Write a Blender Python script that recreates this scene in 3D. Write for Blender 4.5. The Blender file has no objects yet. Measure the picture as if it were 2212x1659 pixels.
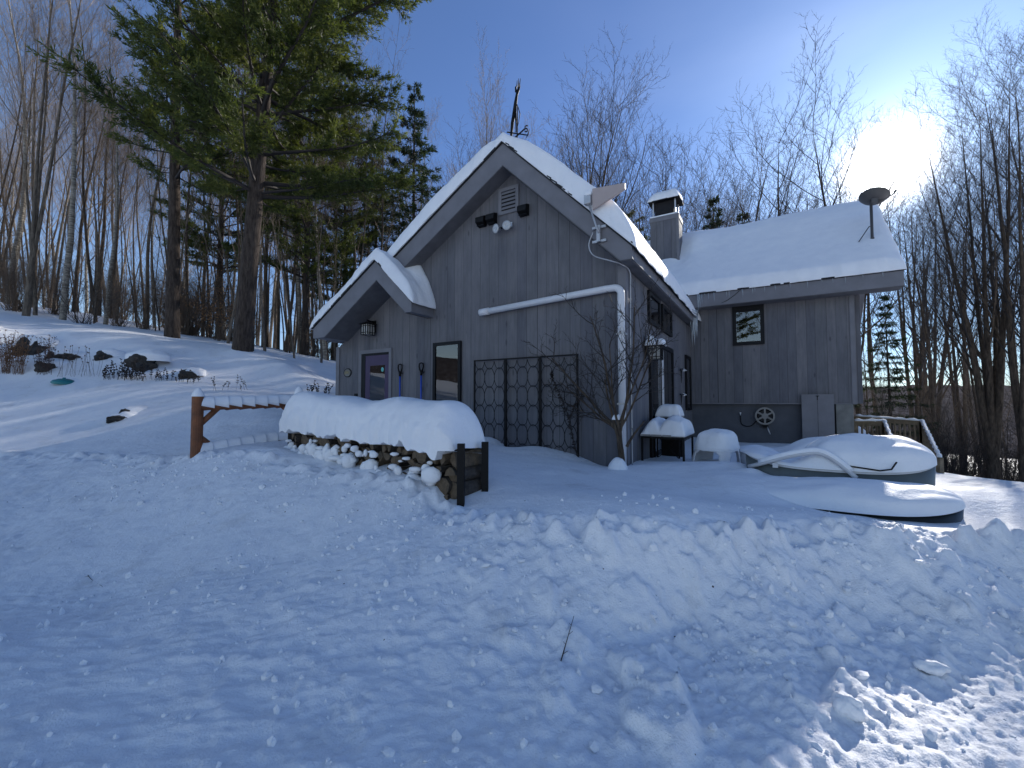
import bpy, bmesh, math, random
import numpy as np
from mathutils import Vector, Matrix

# ------------------------------------------------------------------ scene, camera, light
scene = bpy.context.scene
COL = scene.collection
R_ = math.radians
F, CX, CY, HZ, CZ = 920.0, 1106.0, 829.5, 868.0, 1.65      # focal length / centre / horizon of a 2212 px wide frame
PITCH = math.atan((HZ - CY) / F)
cam = bpy.data.cameras.new('camera'); camo = bpy.data.objects.new('camera', cam); COL.objects.link(camo)
cam.sensor_width = 36; cam.lens = F / 2212 * 36; cam.clip_start = .05; cam.clip_end = 3000
camo.location = (0, 0, CZ); camo.rotation_euler = (math.pi / 2 + PITCH, 0, 0)
scene.camera = camo

SUN_AZ, SUN_EL = R_(44.3), R_(25.2)          # azimuth from +Y towards +X
SUND = Vector((math.sin(SUN_AZ) * math.cos(SUN_EL), math.cos(SUN_AZ) * math.cos(SUN_EL), math.sin(SUN_EL)))
w = bpy.data.worlds.new('World'); scene.world = w; w.use_nodes = True
nt = w.node_tree; N = nt.nodes; Lk = nt.links
for n in list(N): N.remove(n)
out = N.new('ShaderNodeOutputWorld'); bg = N.new('ShaderNodeBackground'); sky = N.new('ShaderNodeTexSky')
sky.sky_type = 'NISHITA'; sky.sun_disc = False; sky.sun_elevation = SUN_EL; sky.sun_rotation = SUN_AZ
sky.altitude = 300; sky.air_density = 1.0; sky.dust_density = 0.6; sky.ozone_density = 2.6
bg.inputs[1].default_value = 0.13
# bright forward scatter of thin high cloud round the sun
tc = N.new('ShaderNodeTexCoord'); dot = N.new('ShaderNodeVectorMath'); dot.operation = 'DOT_PRODUCT'
nrm = N.new('ShaderNodeVectorMath'); nrm.operation = 'NORMALIZE'
Lk.new(tc.outputs['Generated'], nrm.inputs[0]); Lk.new(nrm.outputs[0], dot.inputs[0]); dot.inputs[1].default_value = Vector((math.sin(R_(42.0)) * math.cos(R_(22.6)), math.cos(R_(42.0)) * math.cos(R_(22.6)), math.sin(R_(22.6))))
mx = N.new('ShaderNodeMath'); mx.operation = 'MAXIMUM'; mx.inputs[1].default_value = 0; Lk.new(dot.outputs['Value'], mx.inputs[0])
def powm(e, a):
    p = N.new('ShaderNodeMath'); p.operation = 'POWER'; p.inputs[1].default_value = e; Lk.new(mx.outputs[0], p.inputs[0])
    m = N.new('ShaderNodeMath'); m.operation = 'MULTIPLY'; m.inputs[1].default_value = a; Lk.new(p.outputs[0], m.inputs[0]); return m
def addm(a, b):
    m = N.new('ShaderNodeMath'); m.operation = 'ADD'; Lk.new(a.outputs[0], m.inputs[0]); Lk.new(b.outputs[0], m.inputs[1]); return m
halo = addm(addm(powm(6, .50), powm(40, .75)), addm(powm(260, 3.5), powm(1500, 160.0)))
cn = N.new('ShaderNodeTexNoise'); cn.inputs['Scale'].default_value = 2.2; cn.inputs['Detail'].default_value = 5; cn.inputs['Roughness'].default_value = .5
cm = N.new('ShaderNodeMapping'); cm.inputs['Scale'].default_value = (1, 1, 3.0); Lk.new(nrm.outputs[0], cm.inputs[0]); Lk.new(cm.outputs[0], cn.inputs[0])
cr = N.new('ShaderNodeMapRange'); cr.inputs[1].default_value = .45; cr.inputs[2].default_value = .8; cr.inputs[3].default_value = .75; cr.inputs[4].default_value = 1.5
Lk.new(cn.outputs[0], cr.inputs[0])
hm = N.new('ShaderNodeMath'); hm.operation = 'MULTIPLY'; Lk.new(halo.outputs[0], hm.inputs[0]); Lk.new(cr.outputs[0], hm.inputs[1])
hc = N.new('ShaderNodeVectorMath'); hc.operation = 'SCALE'; hc.inputs[0].default_value = (1.0, .98, .95); Lk.new(hm.outputs[0], hc.inputs['Scale'])
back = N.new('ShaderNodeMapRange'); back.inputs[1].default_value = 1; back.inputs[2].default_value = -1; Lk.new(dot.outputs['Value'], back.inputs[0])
tm = N.new('ShaderNodeMix'); tm.data_type = 'RGBA'; Lk.new(back.outputs[0], tm.inputs[0]); tm.inputs[6].default_value = (.26, .43, .69, 1); tm.inputs[7].default_value = (1.62, 1.42, 1.30, 1)  # sky opposite the sun raised, out of view, to brighten the shaded snow
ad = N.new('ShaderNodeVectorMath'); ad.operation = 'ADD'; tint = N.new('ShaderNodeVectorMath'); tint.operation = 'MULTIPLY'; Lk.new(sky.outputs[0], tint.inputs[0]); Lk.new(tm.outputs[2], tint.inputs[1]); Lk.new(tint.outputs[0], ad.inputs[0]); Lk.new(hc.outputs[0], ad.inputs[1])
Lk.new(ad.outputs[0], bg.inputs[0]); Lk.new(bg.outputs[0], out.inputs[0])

sl = bpy.data.lights.new('sun', 'SUN'); sl.energy = 5.0; sl.angle = R_(.5); sl.color = (1, .95, .87)
so = bpy.data.objects.new('sun', sl); COL.objects.link(so); so.location = (20, 20, 30)
so.rotation_euler = SUND.to_track_quat('Z', 'Y').to_euler()
scene.view_settings.view_transform = 'Standard'; scene.view_settings.look = 'None'
scene.view_settings.gamma = 1; scene.view_settings.use_curve_mapping = False
scene.view_settings.exposure = 0.55
scene.render.engine = 'CYCLES'
scene.cycles.max_bounces = 5; scene.cycles.diffuse_bounces = 3; scene.cycles.glossy_bounces = 2
scene.cycles.transparent_max_bounces = 6; scene.cycles.transmission_bounces = 3

# ------------------------------------------------------------------ helpers
rng = random.Random(5)
TH = R_(31.2); CT, ST = math.cos(TH), math.sin(TH)
CORN = (1.957, 7.3)                                # house corner on the ground plan
def hw(a, b, z=0): return Vector((CORN[0] + CT * a + ST * b, CORN[1] - ST * a + CT * b, z))   # house axes -> world
def at(x, y, depth):
    X = (x - CX) / F; Y = (CY - y) / F
    r = Vector((X, math.cos(PITCH) - Y * math.sin(PITCH), math.sin(PITCH) + Y * math.cos(PITCH)))
    return Vector((0, 0, CZ)) + r * (depth / r.y)

def tag(o, label=None, cat=None, group=None, kind=None):
    if label: o['label'] = label
    if cat: o['category'] = cat
    if group: o['group'] = group
    if kind: o['kind'] = kind
    return o
def empty(name, loc, rz=0.0, label=None, cat=None, group=None, parent=None):
    o = bpy.data.objects.new(name, None); COL.objects.link(o); o.location = loc; o.rotation_euler = (0, 0, rz)
    o.empty_display_size = .1
    if parent: o.parent = parent
    return tag(o, label, cat, group)
def mesh_obj(name, me, mat, parent=None):
    if mat is not None and len(me.materials) == 0: me.materials.append(mat)
    o = bpy.data.objects.new(name, me); COL.objects.link(o)
    if parent: o.parent = parent
    return o

class MB:
    def __init__(s): s.v = []; s.f = []
    def add(s, vs, fs):
        n = len(s.v); s.v += [tuple(v) for v in vs]; s.f += [tuple(i + n for i in f) for f in fs]
    def box(s, x0, x1, y0, y1, z0, z1):
        s.add([(x0,y0,z0),(x1,y0,z0),(x1,y1,z0),(x0,y1,z0),(x0,y0,z1),(x1,y0,z1),(x1,y1,z1),(x0,y1,z1)],
              [(0,3,2,1),(4,5,6,7),(0,1,5,4),(1,2,6,5),(2,3,7,6),(3,0,4,7)]); return s
    def bar(s, p0, p1, w, h=None, up=(0, 0, 1)):
        h = h or w; p0 = Vector(p0); p1 = Vector(p1); d = (p1 - p0).normalized(); u = Vector(up)
        if abs(d.dot(u)) > .98: u = Vector((1, 0, 0))
        x = d.cross(u).normalized(); y = x.cross(d).normalized(); vs = []
        for p in (p0, p1):
            for a, b in ((-1,-1),(1,-1),(1,1),(-1,1)): vs.append(p + x * a * w / 2 + y * b * h / 2)
        s.add(vs, [(0,1,2,3),(7,6,5,4),(0,4,5,1),(1,5,6,2),(2,6,7,3),(3,7,4,0)]); return s
    def tube(s, pts, rad, n=8, cap=True):
        pts = [Vector(p) for p in pts]
        if not hasattr(rad, '__len__'): rad = [rad] * len(pts)
        vs = []; fs = []; x = None
        for i, p in enumerate(pts):
            d = (pts[min(i + 1, len(pts) - 1)] - pts[max(i - 1, 0)])
            d = d.normalized() if d.length > 1e-9 else Vector((0, 0, 1))
            if x is None:
                u = Vector((0, 0, 1)) if abs(d.z) < .9 else Vector((1, 0, 0)); x = d.cross(u).normalized()
            else:
                x = x - d * x.dot(d); x = x.normalized() if x.length > 1e-6 else d.orthogonal().normalized()
            y = d.cross(x)
            for k in range(n):
                t = 2 * math.pi * k / n; vs.append(p + (x * math.cos(t) + y * math.sin(t)) * rad[i])
        for i in range(len(pts) - 1):
            for k in range(n):
                a = i * n + k; b = i * n + (k + 1) % n; fs.append((a, b, b + n, a + n))
        if cap:
            fs.append(tuple(range(n - 1, -1, -1))); m = (len(pts) - 1) * n; fs.append(tuple(range(m, m + n)))
        s.add(vs, fs); return s
    def prism(s, poly, y0, y1):                      # poly in (x,z), extruded along y
        n = len(poly); vs = [(x, y0, z) for x, z in poly] + [(x, y1, z) for x, z in poly]
        s.add(vs, [tuple(range(n)), tuple(range(2 * n - 1, n - 1, -1))] + [(i, i + n, (i + 1) % n + n, (i + 1) % n) for i in range(n)]); return s
    def prismx(s, poly, x0, x1):                     # poly in (y,z), extruded along x
        n = len(poly); vs = [(x0, y, z) for y, z in poly] + [(x1, y, z) for y, z in poly]
        s.add(vs, [tuple(range(n)), tuple(range(2 * n - 1, n - 1, -1))] + [(i, i + n, (i + 1) % n + n, (i + 1) % n) for i in range(n)]); return s
    def lathe(s, prof, n=20, c=(0, 0, 0)):
        vs = []; fs = []
        for r, z in prof:
            for k in range(n): t = 2 * math.pi * k / n; vs.append((c[0] + r * math.cos(t), c[1] + r * math.sin(t), c[2] + z))
        for i in range(len(prof) - 1):
            for k in range(n): a = i * n + k; b = i * n + (k + 1) % n; fs.append((a, b, b + n, a + n))
        s.add(vs, fs); return s
    def build(s, name, mat, parent=None, smooth=False, bevel=0, fixn=True):
        me = bpy.data.meshes.new(name); me.from_pydata(s.v, [], s.f); me.update()
        if fixn or bevel:
            bm = bmesh.new(); bm.from_mesh(me)
            if bevel: bmesh.ops.bevel(bm, geom=list(bm.edges), offset=bevel, segments=2, affect='EDGES', profile=.6)
            bmesh.ops.recalc_face_normals(bm, faces=bm.faces); bm.to_mesh(me); bm.free()
        if smooth: me.polygons.foreach_set('use_smooth', [True] * len(me.polygons))
        return mesh_obj(name, me, mat, parent)

# numpy noise
_pr = np.random.RandomState(11); PERM = np.concatenate([_pr.permutation(256)] * 3)
GX = np.cos(np.linspace(0, 2 * np.pi, 256, endpoint=False)); GY = np.sin(np.linspace(0, 2 * np.pi, 256, endpoint=False))
def perlin(x, y, seed=0):
    seed = int(seed)
    xi = np.floor(x).astype(int); yi = np.floor(y).astype(int); xf = x - xi; yf = y - yi
    u = xf * xf * xf * (xf * (xf * 6 - 15) + 10); v = yf * yf * yf * (yf * (yf * 6 - 15) + 10)
    def g(ix, iy, dx, dy):
        h = PERM[(PERM[(ix + seed * 37) & 255] + iy) & 255]; return GX[h] * dx + GY[h] * dy
    n00 = g(xi, yi, xf, yf); n10 = g(xi + 1, yi, xf - 1, yf); n01 = g(xi, yi + 1, xf, yf - 1); n11 = g(xi + 1, yi + 1, xf - 1, yf - 1)
    a = n00 + u * (n10 - n00); b = n01 + u * (n11 - n01); return (a + v * (b - a)) * 1.5
def fbm(x, y, o=4, seed=0, g=.5):
    r = 0; a = 1
    for i in range(o): r = r + a * perlin(x * 2 ** i, y * 2 ** i, seed + i); a *= g
    return r
def lumps(x, y, cell, seed=0, dens=.6, sh=.5):
    xs = x / cell; ys = y / cell; xi = np.floor(xs).astype(int); yi = np.floor(ys).astype(int); r = np.zeros_like(xs)
    for dx in (-1, 0, 1):
        for dy in (-1, 0, 1):
            cx = xi + dx; cy = yi + dy
            h1 = PERM[(PERM[(cx + seed * 17) & 255] + cy) & 255]; h2 = PERM[(h1 + 91) & 255]; h3 = PERM[(h1 + 173) & 255]; h4 = PERM[(h3 + 57) & 255]
            px = cx + h2 / 255.; py = cy + h3 / 255.; rad = .25 + .55 * h4 / 255.
            d = np.sqrt((xs - px) ** 2 + (ys - py) ** 2) / rad
            k = np.where(h1 / 255. < dens, rad * np.power(np.clip(1 - d * d, 0, 1), sh), 0); r = np.maximum(r, k)
    return r * cell
def slabs(x, y, cell, seed=0, dens=.5):
    xs = x / cell; ys = y / cell; xi = np.floor(xs).astype(int); yi = np.floor(ys).astype(int); r = np.zeros_like(xs)
    for dx in (-1, 0, 1):
        for dy in (-1, 0, 1):
            cx = xi + dx; cy = yi + dy
            h1 = PERM[(PERM[(cx + seed * 17) & 255] + cy) & 255]; h2 = PERM[(h1 + 91) & 255]; h3 = PERM[(h1 + 173) & 255]; h4 = PERM[(h3 + 57) & 255]; h5 = PERM[(h4 + 31) & 255]
            ux = xs - cx - h2 / 255.; uy = ys - cy - h3 / 255.; rad = .22 + .45 * h4 / 255.; a = h5 / 255. * 6.28; c, s_ = np.cos(a), np.sin(a)
            p = (ux * c + uy * s_) / rad; q = (-ux * s_ + uy * c) / rad * 1.25; d = np.maximum(np.maximum(np.abs(p), np.abs(q)), np.abs(p * .7 + q * .6) * 1.1)
            k = np.clip((1 - d) * 2.6, 0, .75 + .5 * p); r = np.maximum(r, np.where(h1 / 255. < dens, np.maximum(k, 0) * rad, 0))
    return r * cell
def smooth01(t): t = np.clip(t, 0, 1); return t * t * (3 - 2 * t)

def grid_mesh(name, P, mat, parent=None, closed_u=False):           # P: (nu, nv, 3)
    nu, nv = P.shape[:2]
    idx = np.arange(nu * nv).reshape(nu, nv)
    if closed_u: idx = np.vstack([idx, idx[:1]])
    q = np.stack([idx[:-1, :-1], idx[1:, :-1], idx[1:, 1:], idx[:-1, 1:]], -1).reshape(-1, 4)
    return np_mesh(name, P.reshape(-1, 3), q, mat, parent)
def np_mesh(name, V, Q, mat, parent=None, smooth=True):
    me = bpy.data.meshes.new(name); n = len(Q); k = Q.shape[1]
    me.vertices.add(len(V)); me.vertices.foreach_set('co', np.ascontiguousarray(V, dtype=np.float32).ravel())
    me.loops.add(n * k); me.loops.foreach_set('vertex_index', np.ascontiguousarray(Q, dtype=np.int32).ravel())
    me.polygons.add(n); me.polygons.foreach_set('loop_start', np.arange(0, n * k, k, dtype=np.int32))
    me.polygons.foreach_set('loop_total', np.full(n, k, dtype=np.int32))
    me.polygons.foreach_set('use_smooth', np.full(n, smooth)); me.update(calc_edges=True)
    return mesh_obj(name, me, mat, parent)

# ------------------------------------------------------------------ materials
def newmat(name):
    m = bpy.data.materials.new(name); m.use_nodes = True; t = m.node_tree; b = t.nodes['Principled BSDF']; return m, t, b
def ramp(t, src, stops):
    r = t.nodes.new('ShaderNodeValToRGB'); e = r.color_ramp.elements
    while len(e) < len(stops): e.new(.5)
    for i, (p, c) in enumerate(stops): e[i].position = p; e[i].color = (*c, 1)
    t.links.new(src, r.inputs[0]); return r.outputs[0]
def noise(t, sc, det=4, vec=None, rough=.55, scale=None):
    n = t.nodes.new('ShaderNodeTexNoise'); n.inputs['Scale'].default_value = sc; n.inputs['Detail'].default_value = det; n.inputs['Roughness'].default_value = rough
    tcn = t.nodes.new('ShaderNodeTexCoord'); v = vec or tcn.outputs['Object']
    if scale:
        mp = t.nodes.new('ShaderNodeMapping'); mp.inputs['Scale'].default_value = scale; t.links.new(v, mp.inputs[0]); v = mp.outputs[0]
    t.links.new(v, n.inputs[0]); return n.outputs[0]
def bump(t, b, h, s=.3, d=.01):
    n = t.nodes.new('ShaderNodeBump'); n.inputs['Strength'].default_value = s; n.inputs['Distance'].default_value = d
    t.links.new(h, n.inputs['Height']); t.links.new(n.outputs[0], b.inputs['Normal']); return n
def mathn(t, op, a, b=None):
    n = t.nodes.new('ShaderNodeMath'); n.operation = op
    for i, x in enumerate((a, b)):
        if x is None: continue
        if isinstance(x, (int, float)): n.inputs[i].default_value = x
        else: t.links.new(x, n.inputs[i])
    return n.outputs[0]
def mixc(t, f, a, b, mode='MIX'):
    n = t.nodes.new('ShaderNodeMix'); n.data_type = 'RGBA'; n.blend_type = mode
    for i, x in ((0, f), (6, a), (7, b)):
        if isinstance(x, (int, float)): n.inputs[i].default_value = x
        elif isinstance(x, tuple): n.inputs[i].default_value = (*x, 1)
        else: t.links.new(x, n.inputs[i])
    return n.outputs[2]
def simple(name, c, rough=.6, metal=0, var=.15, sc=8, bs=0.0, spec=.5):
    m, t, b = newmat(name); b.inputs['Roughness'].default_value = rough; b.inputs['Metallic'].default_value = metal
    b.inputs['Specular IOR Level'].default_value = spec
    n = noise(t, sc, 5)
    lo = tuple(x * (1 - var) for x in c); hi = tuple(min(1, x * (1 + var)) for x in c)
    t.links.new(ramp(t, n, [(.3, lo), (.7, hi)]), b.inputs['Base Color'])
    if bs: bump(t, b, noise(t, sc * 6, 4), bs, .01)
    return m
def snow_mat(name, rough_amt=.35, specks=False):
    m, t, b = newmat(name); b.inputs['Roughness'].default_value = .55; b.inputs['Specular IOR Level'].default_value = .3
    n = noise(t, 3, 6)
    c = ramp(t, n, [(.3, (.80, .82, .86)), (.7, (.86, .875, .90))])
    if specks:
        v = t.nodes.new('ShaderNodeTexVoronoi'); v.inputs['Scale'].default_value = 7; tcn = t.nodes.new('ShaderNodeTexCoord'); t.links.new(tcn.outputs['Object'], v.inputs[0])
        msk = mathn(t, 'MULTIPLY', mathn(t, 'LESS_THAN', v.outputs['Distance'], .055), mathn(t, 'GREATER_THAN', noise(t, 1.1, 3), .56))
        c = mixc(t, msk, c, (.05, .04, .035))
        dirt = ramp(t, noise(t, 1.7, 7, rough=.7), [(.55, (1, 1, 1)), (.75, (.80, .79, .78))])
        c = mixc(t, 1.0, c, dirt, 'MULTIPLY')
    t.links.new(c, b.inputs['Base Color'])
    h = mathn(t, 'ADD', mathn(t, 'MULTIPLY', noise(t, 16, 6, rough=.6), 1.0), mathn(t, 'MULTIPLY', noise(t, 90, 4), .35))
    bump(t, b, h, rough_amt, .03)
    return m
M = {}
M['snow'] = snow_mat('snow', .5, True)
M['snow_soft'] = snow_mat('soft_snow', .30)
M['snow_clump'] = snow_mat('clumped_snow', .45)

def siding(name, tint, axis, pitch=.225, worn=0.0):
    m, t, b = newmat(name); b.inputs['Roughness'].default_value = .78; b.inputs['Specular IOR Level'].default_value = .25
    tcn = t.nodes.new('ShaderNodeTexCoord'); sp = t.nodes.new('ShaderNodeSeparateXYZ'); t.links.new(tcn.outputs['Object'], sp.inputs[0])
    u = mathn(t, 'ADD', mathn(t, 'DIVIDE', sp.outputs[axis], pitch), 100.37)
    # slightly uneven board widths
    wn = t.nodes.new('ShaderNodeTexNoise'); wn.noise_dimensions = '1D'; wn.inputs['Scale'].default_value = .9; t.links.new(u, wn.inputs['W'])
    u = mathn(t, 'ADD', u, mathn(t, 'MULTIPLY', wn.outputs[0], .55))
    fr = mathn(t, 'FRACT', u); bid = mathn(t, 'FLOOR', u)
    edge = mathn(t, 'MINIMUM', fr, mathn(t, 'SUBTRACT', 1, fr))
    groove = mathn(t, 'LESS_THAN', edge, .017)
    wh = t.nodes.new('ShaderNodeTexWhiteNoise'); wh.noise_dimensions = '1D'; t.links.new(bid, wh.inputs['W'])
    grain = noise(t, 3.2, 6, rough=.62, scale=(6, 6, .55)); blot = noise(t, 1.3, 5, rough=.6, scale=(1.6, 1.6, .7))
    base = ramp(t, grain, [(.25, tuple(x * .80 for x in tint)), (.75, tuple(x * 1.13 for x in tint))])
    base = mixc(t, 1, base, ramp(t, wh.outputs[0], [(0, (.80, .81, .84)), (.5, (.97, .97, .95)), (1, (1.12, 1.10, 1.07))]), 'MULTIPLY')
    base = mixc(t, 1, base, ramp(t, blot, [(.35, (.82, .83, .85)), (.65, (1.12, 1.11, 1.10))]), 'MULTIPLY')
    # knots
    v = t.nodes.new('ShaderNodeTexVoronoi'); mp = t.nodes.new('ShaderNodeMapping'); mp.inputs['Scale'].default_value = (4.4, 4.4, 1.5)
    t.links.new(tcn.outputs['Object'], mp.inputs[0]); t.links.new(mp.outputs[0], v.inputs[0]); v.inputs['Scale'].default_value = 1.0
    kn = ramp(t, v.outputs['Distance'], [(.05, (.50, .50, .53)), (.13, (1, 1, 1))])
    base = mixc(t, .8, base, kn, 'MULTIPLY')
    base = mixc(t, groove, base, tuple(x * .42 for x in tint))
    t.links.new(base, b.inputs['Base Color'])
    h = mathn(t, 'SUBTRACT', mathn(t, 'MULTIPLY', grain, .25), mathn(t, 'MULTIPLY', groove, 1.0))
    bump(t, b, h, .3, .008)
    return m
WALLC = (.148, .148, .164)
M['siding_front'] = siding('grey_board_siding', WALLC, 0)
M['siding_side'] = siding('grey_board_siding_side', WALLC, 1, .2)
M['siding_chimney'] = siding('grey_chimney_boards', WALLC, 0, .26)
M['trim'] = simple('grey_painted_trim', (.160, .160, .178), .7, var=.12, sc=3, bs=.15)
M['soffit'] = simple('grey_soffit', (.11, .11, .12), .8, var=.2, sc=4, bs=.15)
M['shingle'] = simple('dark_asphalt_shingle', (.022, .022, .025), .9, var=.5, sc=25, bs=.5)
M['foundation'] = simple('painted_foundation', (.075, .08, .095), .8, var=.15, sc=3, bs=.2)
M['concrete'] = simple('worn_concrete', (.16, .16, .15), .85, var=.25, sc=4, bs=.4)
M['black'] = simple('black_metal', (.006, .006, .007), .6, var=.2, spec=.2)
M['frame'] = simple('black_window_frame', (.006, .0065, .009), .55, var=.1, spec=.2)
M['purple'] = simple('purple_door_paint', (.032, .012, .062), .5, var=.1)
M['blue'] = simple('blue_fibreglass', (.01, .055, .38), .4, var=.05)
M['white'] = simple('white_plastic', (.66, .67, .70), .45, var=.04)
M['white_metal'] = simple('galvanised_metal', (.45, .46, .48), .45, .6, var=.1)
M['pink'] = simple('faded_antenna_plastic', (.40, .33, .31), .5, var=.05)
M['rust_wood'] = simple('red_stained_log', (.17, .058, .020), .65, var=.4, sc=9, bs=.4)
M['wood_end'] = simple('split_wood', (.10, .072, .045), .85, var=.5, sc=18, bs=.6)
M['bark'] = simple('firewood_bark', (.055, .045, .038), .9, var=.5, sc=22, bs=.9)
M['deck'] = simple('weathered_deck_wood', (.20, .15, .095), .85, var=.3, sc=9, bs=.4)
M['teal'] = simple('teal_plastic', (.02, .18, .19), .4, var=.05)
M['teal_sticker'] = simple('teal_sticker', (.1, .42, .40), .5, var=.05)
M['rock'] = simple('dark_rock', (.035, .032, .030), .9, var=.5, sc=9, bs=.9)
M['dry'] = simple('dry_plant_stem', (.075, .045, .035), .9, var=.4, sc=12)
M['dry_grass'] = simple('dry_ornamental_grass', (.19, .10, .05), .9, var=.4, sc=12)
M['beech'] = simple('dry_beech_leaves', (.30, .15, .06), .8, var=.3, sc=2)
M['hull'] = simple('grey_green_hull', (.10, .12, .125), .5, var=.1, sc=4)
M['hull_light'] = simple('pale_hull_plastic', (.55, .56, .58), .45, var=.06, sc=4)
M['hull_dark'] = simple('dark_green_hull', (.018, .022, .022), .45, var=.2, sc=4)
M['stone'] = simple('stone_table_top', (.25, .25, .245), .8, var=.2, sc=14, bs=.2)
M['gold'] = simple('dull_gold', (.30, .25, .13), .5, .3, var=.1)
M['curtain'] = simple('grey_curtain', (.16, .15, .15), .9, var=.1, sc=5)
M['interior'] = simple('dark_interior', (.012, .012, .015), .9, var=.2)  # near-black colour stands in for the unlit space behind openings
M['lens'] = simple('clear_lamp_lens', (.42, .44, .46), .2, var=.1, sc=30)
M['lampglass'] = simple('frosted_lantern_glass', (.42, .42, .40), .4, var=.05)
M['dish'] = simple('grey_satellite_dish', (.07, .065, .065), .5, var=.1)
M['hosegrey'] = simple('grey_reel_plastic', (.22, .21, .20), .6, var=.1)
def icemat():
    m, t, b = newmat('ice'); b.inputs['Base Color'].default_value = (.75, .82, .88, 1); b.inputs['Roughness'].default_value = .12
    b.inputs['Transmission Weight'].default_value = .6; b.inputs['IOR'].default_value = 1.31; bump(t, b, noise(t, 20, 3), .3, .02); return m
M['ice'] = icemat()
def glassmat():
    m = bpy.data.materials.new('window_glass'); m.use_nodes = True; t = m.node_tree; b = t.nodes['Principled BSDF']
    o = [n for n in t.nodes if n.type == 'OUTPUT_MATERIAL'][0]; t.nodes.remove(b)
    g = t.nodes.new('ShaderNodeBsdfGlossy'); g.inputs['Roughness'].default_value = .015; g.inputs[0].default_value = (.9, .92, .95, 1)
    tr = t.nodes.new('ShaderNodeBsdfTransparent'); tr.inputs[0].default_value = (.55, .57, .6, 1)
    fr = t.nodes.new('ShaderNodeFresnel'); fr.inputs[0].default_value = 1.7
    bp = t.nodes.new('ShaderNodeBump'); bp.inputs['Strength'].default_value = .04; bp.inputs['Distance'].default_value = .02
    t.links.new(noise(t, 1.5, 1), bp.inputs['Height']); t.links.new(bp.outputs[0], g.inputs['Normal'])
    mxs = t.nodes.new('ShaderNodeMixShader'); t.links.new(mathn(t, 'MINIMUM', mathn(t, 'MULTIPLY', fr.outputs[0], 1.2), 1), mxs.inputs[0])
    t.links.new(tr.outputs[0], mxs.inputs[1]); t.links.new(g.outputs[0], mxs.inputs[2]); t.links.new(mxs.outputs[0], o.inputs[0]); return m
M['glass'] = glassmat()
def barkmat(name, lo, hi, band=False, snowy=0.0):
    m, t, b = newmat(name); b.inputs['Roughness'].default_value = .9; b.inputs['Specular IOR Level'].default_value = .2
    n = noise(t, 5, 6, rough=.65, scale=(3, 3, .6)) if not band else noise(t, 4, 5, scale=(.8, .8, 5))
    c = ramp(t, n, [(.32, lo), (.68, hi)])
    if snowy:
        geo = t.nodes.new('ShaderNodeNewGeometry'); sp = t.nodes.new('ShaderNodeSeparateXYZ'); t.links.new(geo.outputs['Normal'], sp.inputs[0])
        f = mathn(t, 'MULTIPLY', mathn(t, 'GREATER_THAN', sp.outputs[2], .55), mathn(t, 'GREATER_THAN', noise(t, 1.3, 3), 1 - snowy))
        c = mixc(t, f, c, (.82, .84, .87))
    t.links.new(c, b.inputs['Base Color']); bump(t, b, noise(t, 9, 5, scale=(3, 3, .5)), .9, .03); return m
M['bark_grey'] = barkmat('grey_hardwood_bark', (.055, .044, .035), (.23, .19, .15), snowy=.46)
M['bark_pale'] = barkmat('pale_birch_bark', (.09, .075, .06), (.40, .37, .32), True, snowy=.46)
M['bark_brown'] = barkmat('dark_hardwood_bark', (.03, .023, .018), (.125, .095, .070), snowy=.42)
M['bark_pine'] = barkmat('pine_bark', (.022, .016, .013), (.085, .066, .055))
M['twig_grey'] = simple('grey_twigs', (.22, .175, .135), .85, var=.3, sc=.6)
M['twig_brown'] = simple('brown_twigs', (.12, .086, .062), .85, var=.3, sc=.6)
M['twig_dark'] = simple('dark_twigs', (.03, .024, .022), .8, var=.3, sc=1)
def needlemat(name, lo, hi):
    m, t, b = newmat(name); b.inputs['Roughness'].default_value = .6; b.inputs['Specular IOR Level'].default_value = .35
    c = ramp(t, noise(t, 1.1, 4), [(.3, lo), (.7, hi)]); t.links.new(c, b.inputs['Base Color'])
    tr = t.nodes.new('ShaderNodeBsdfTranslucent'); t.links.new(mixc(t, 1, c, (1.6, 1.5, .7), 'MULTIPLY'), tr.inputs[0]); ms = t.nodes.new('ShaderNodeMixShader'); ms.inputs[0].default_value = .4
    o = [n for n in t.nodes if n.type == 'OUTPUT_MATERIAL'][0]; t.links.new(b.outputs[0], ms.inputs[1]); t.links.new(tr.outputs[0], ms.inputs[2]); t.links.new(ms.outputs[0], o.inputs[0]); return m
M['needle'] = needlemat('white_pine_needles', (.032, .054, .016), (.105, .125, .036))
M['needle_spruce'] = needlemat('spruce_needles', (.012, .026, .016), (.035, .055, .026))

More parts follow.
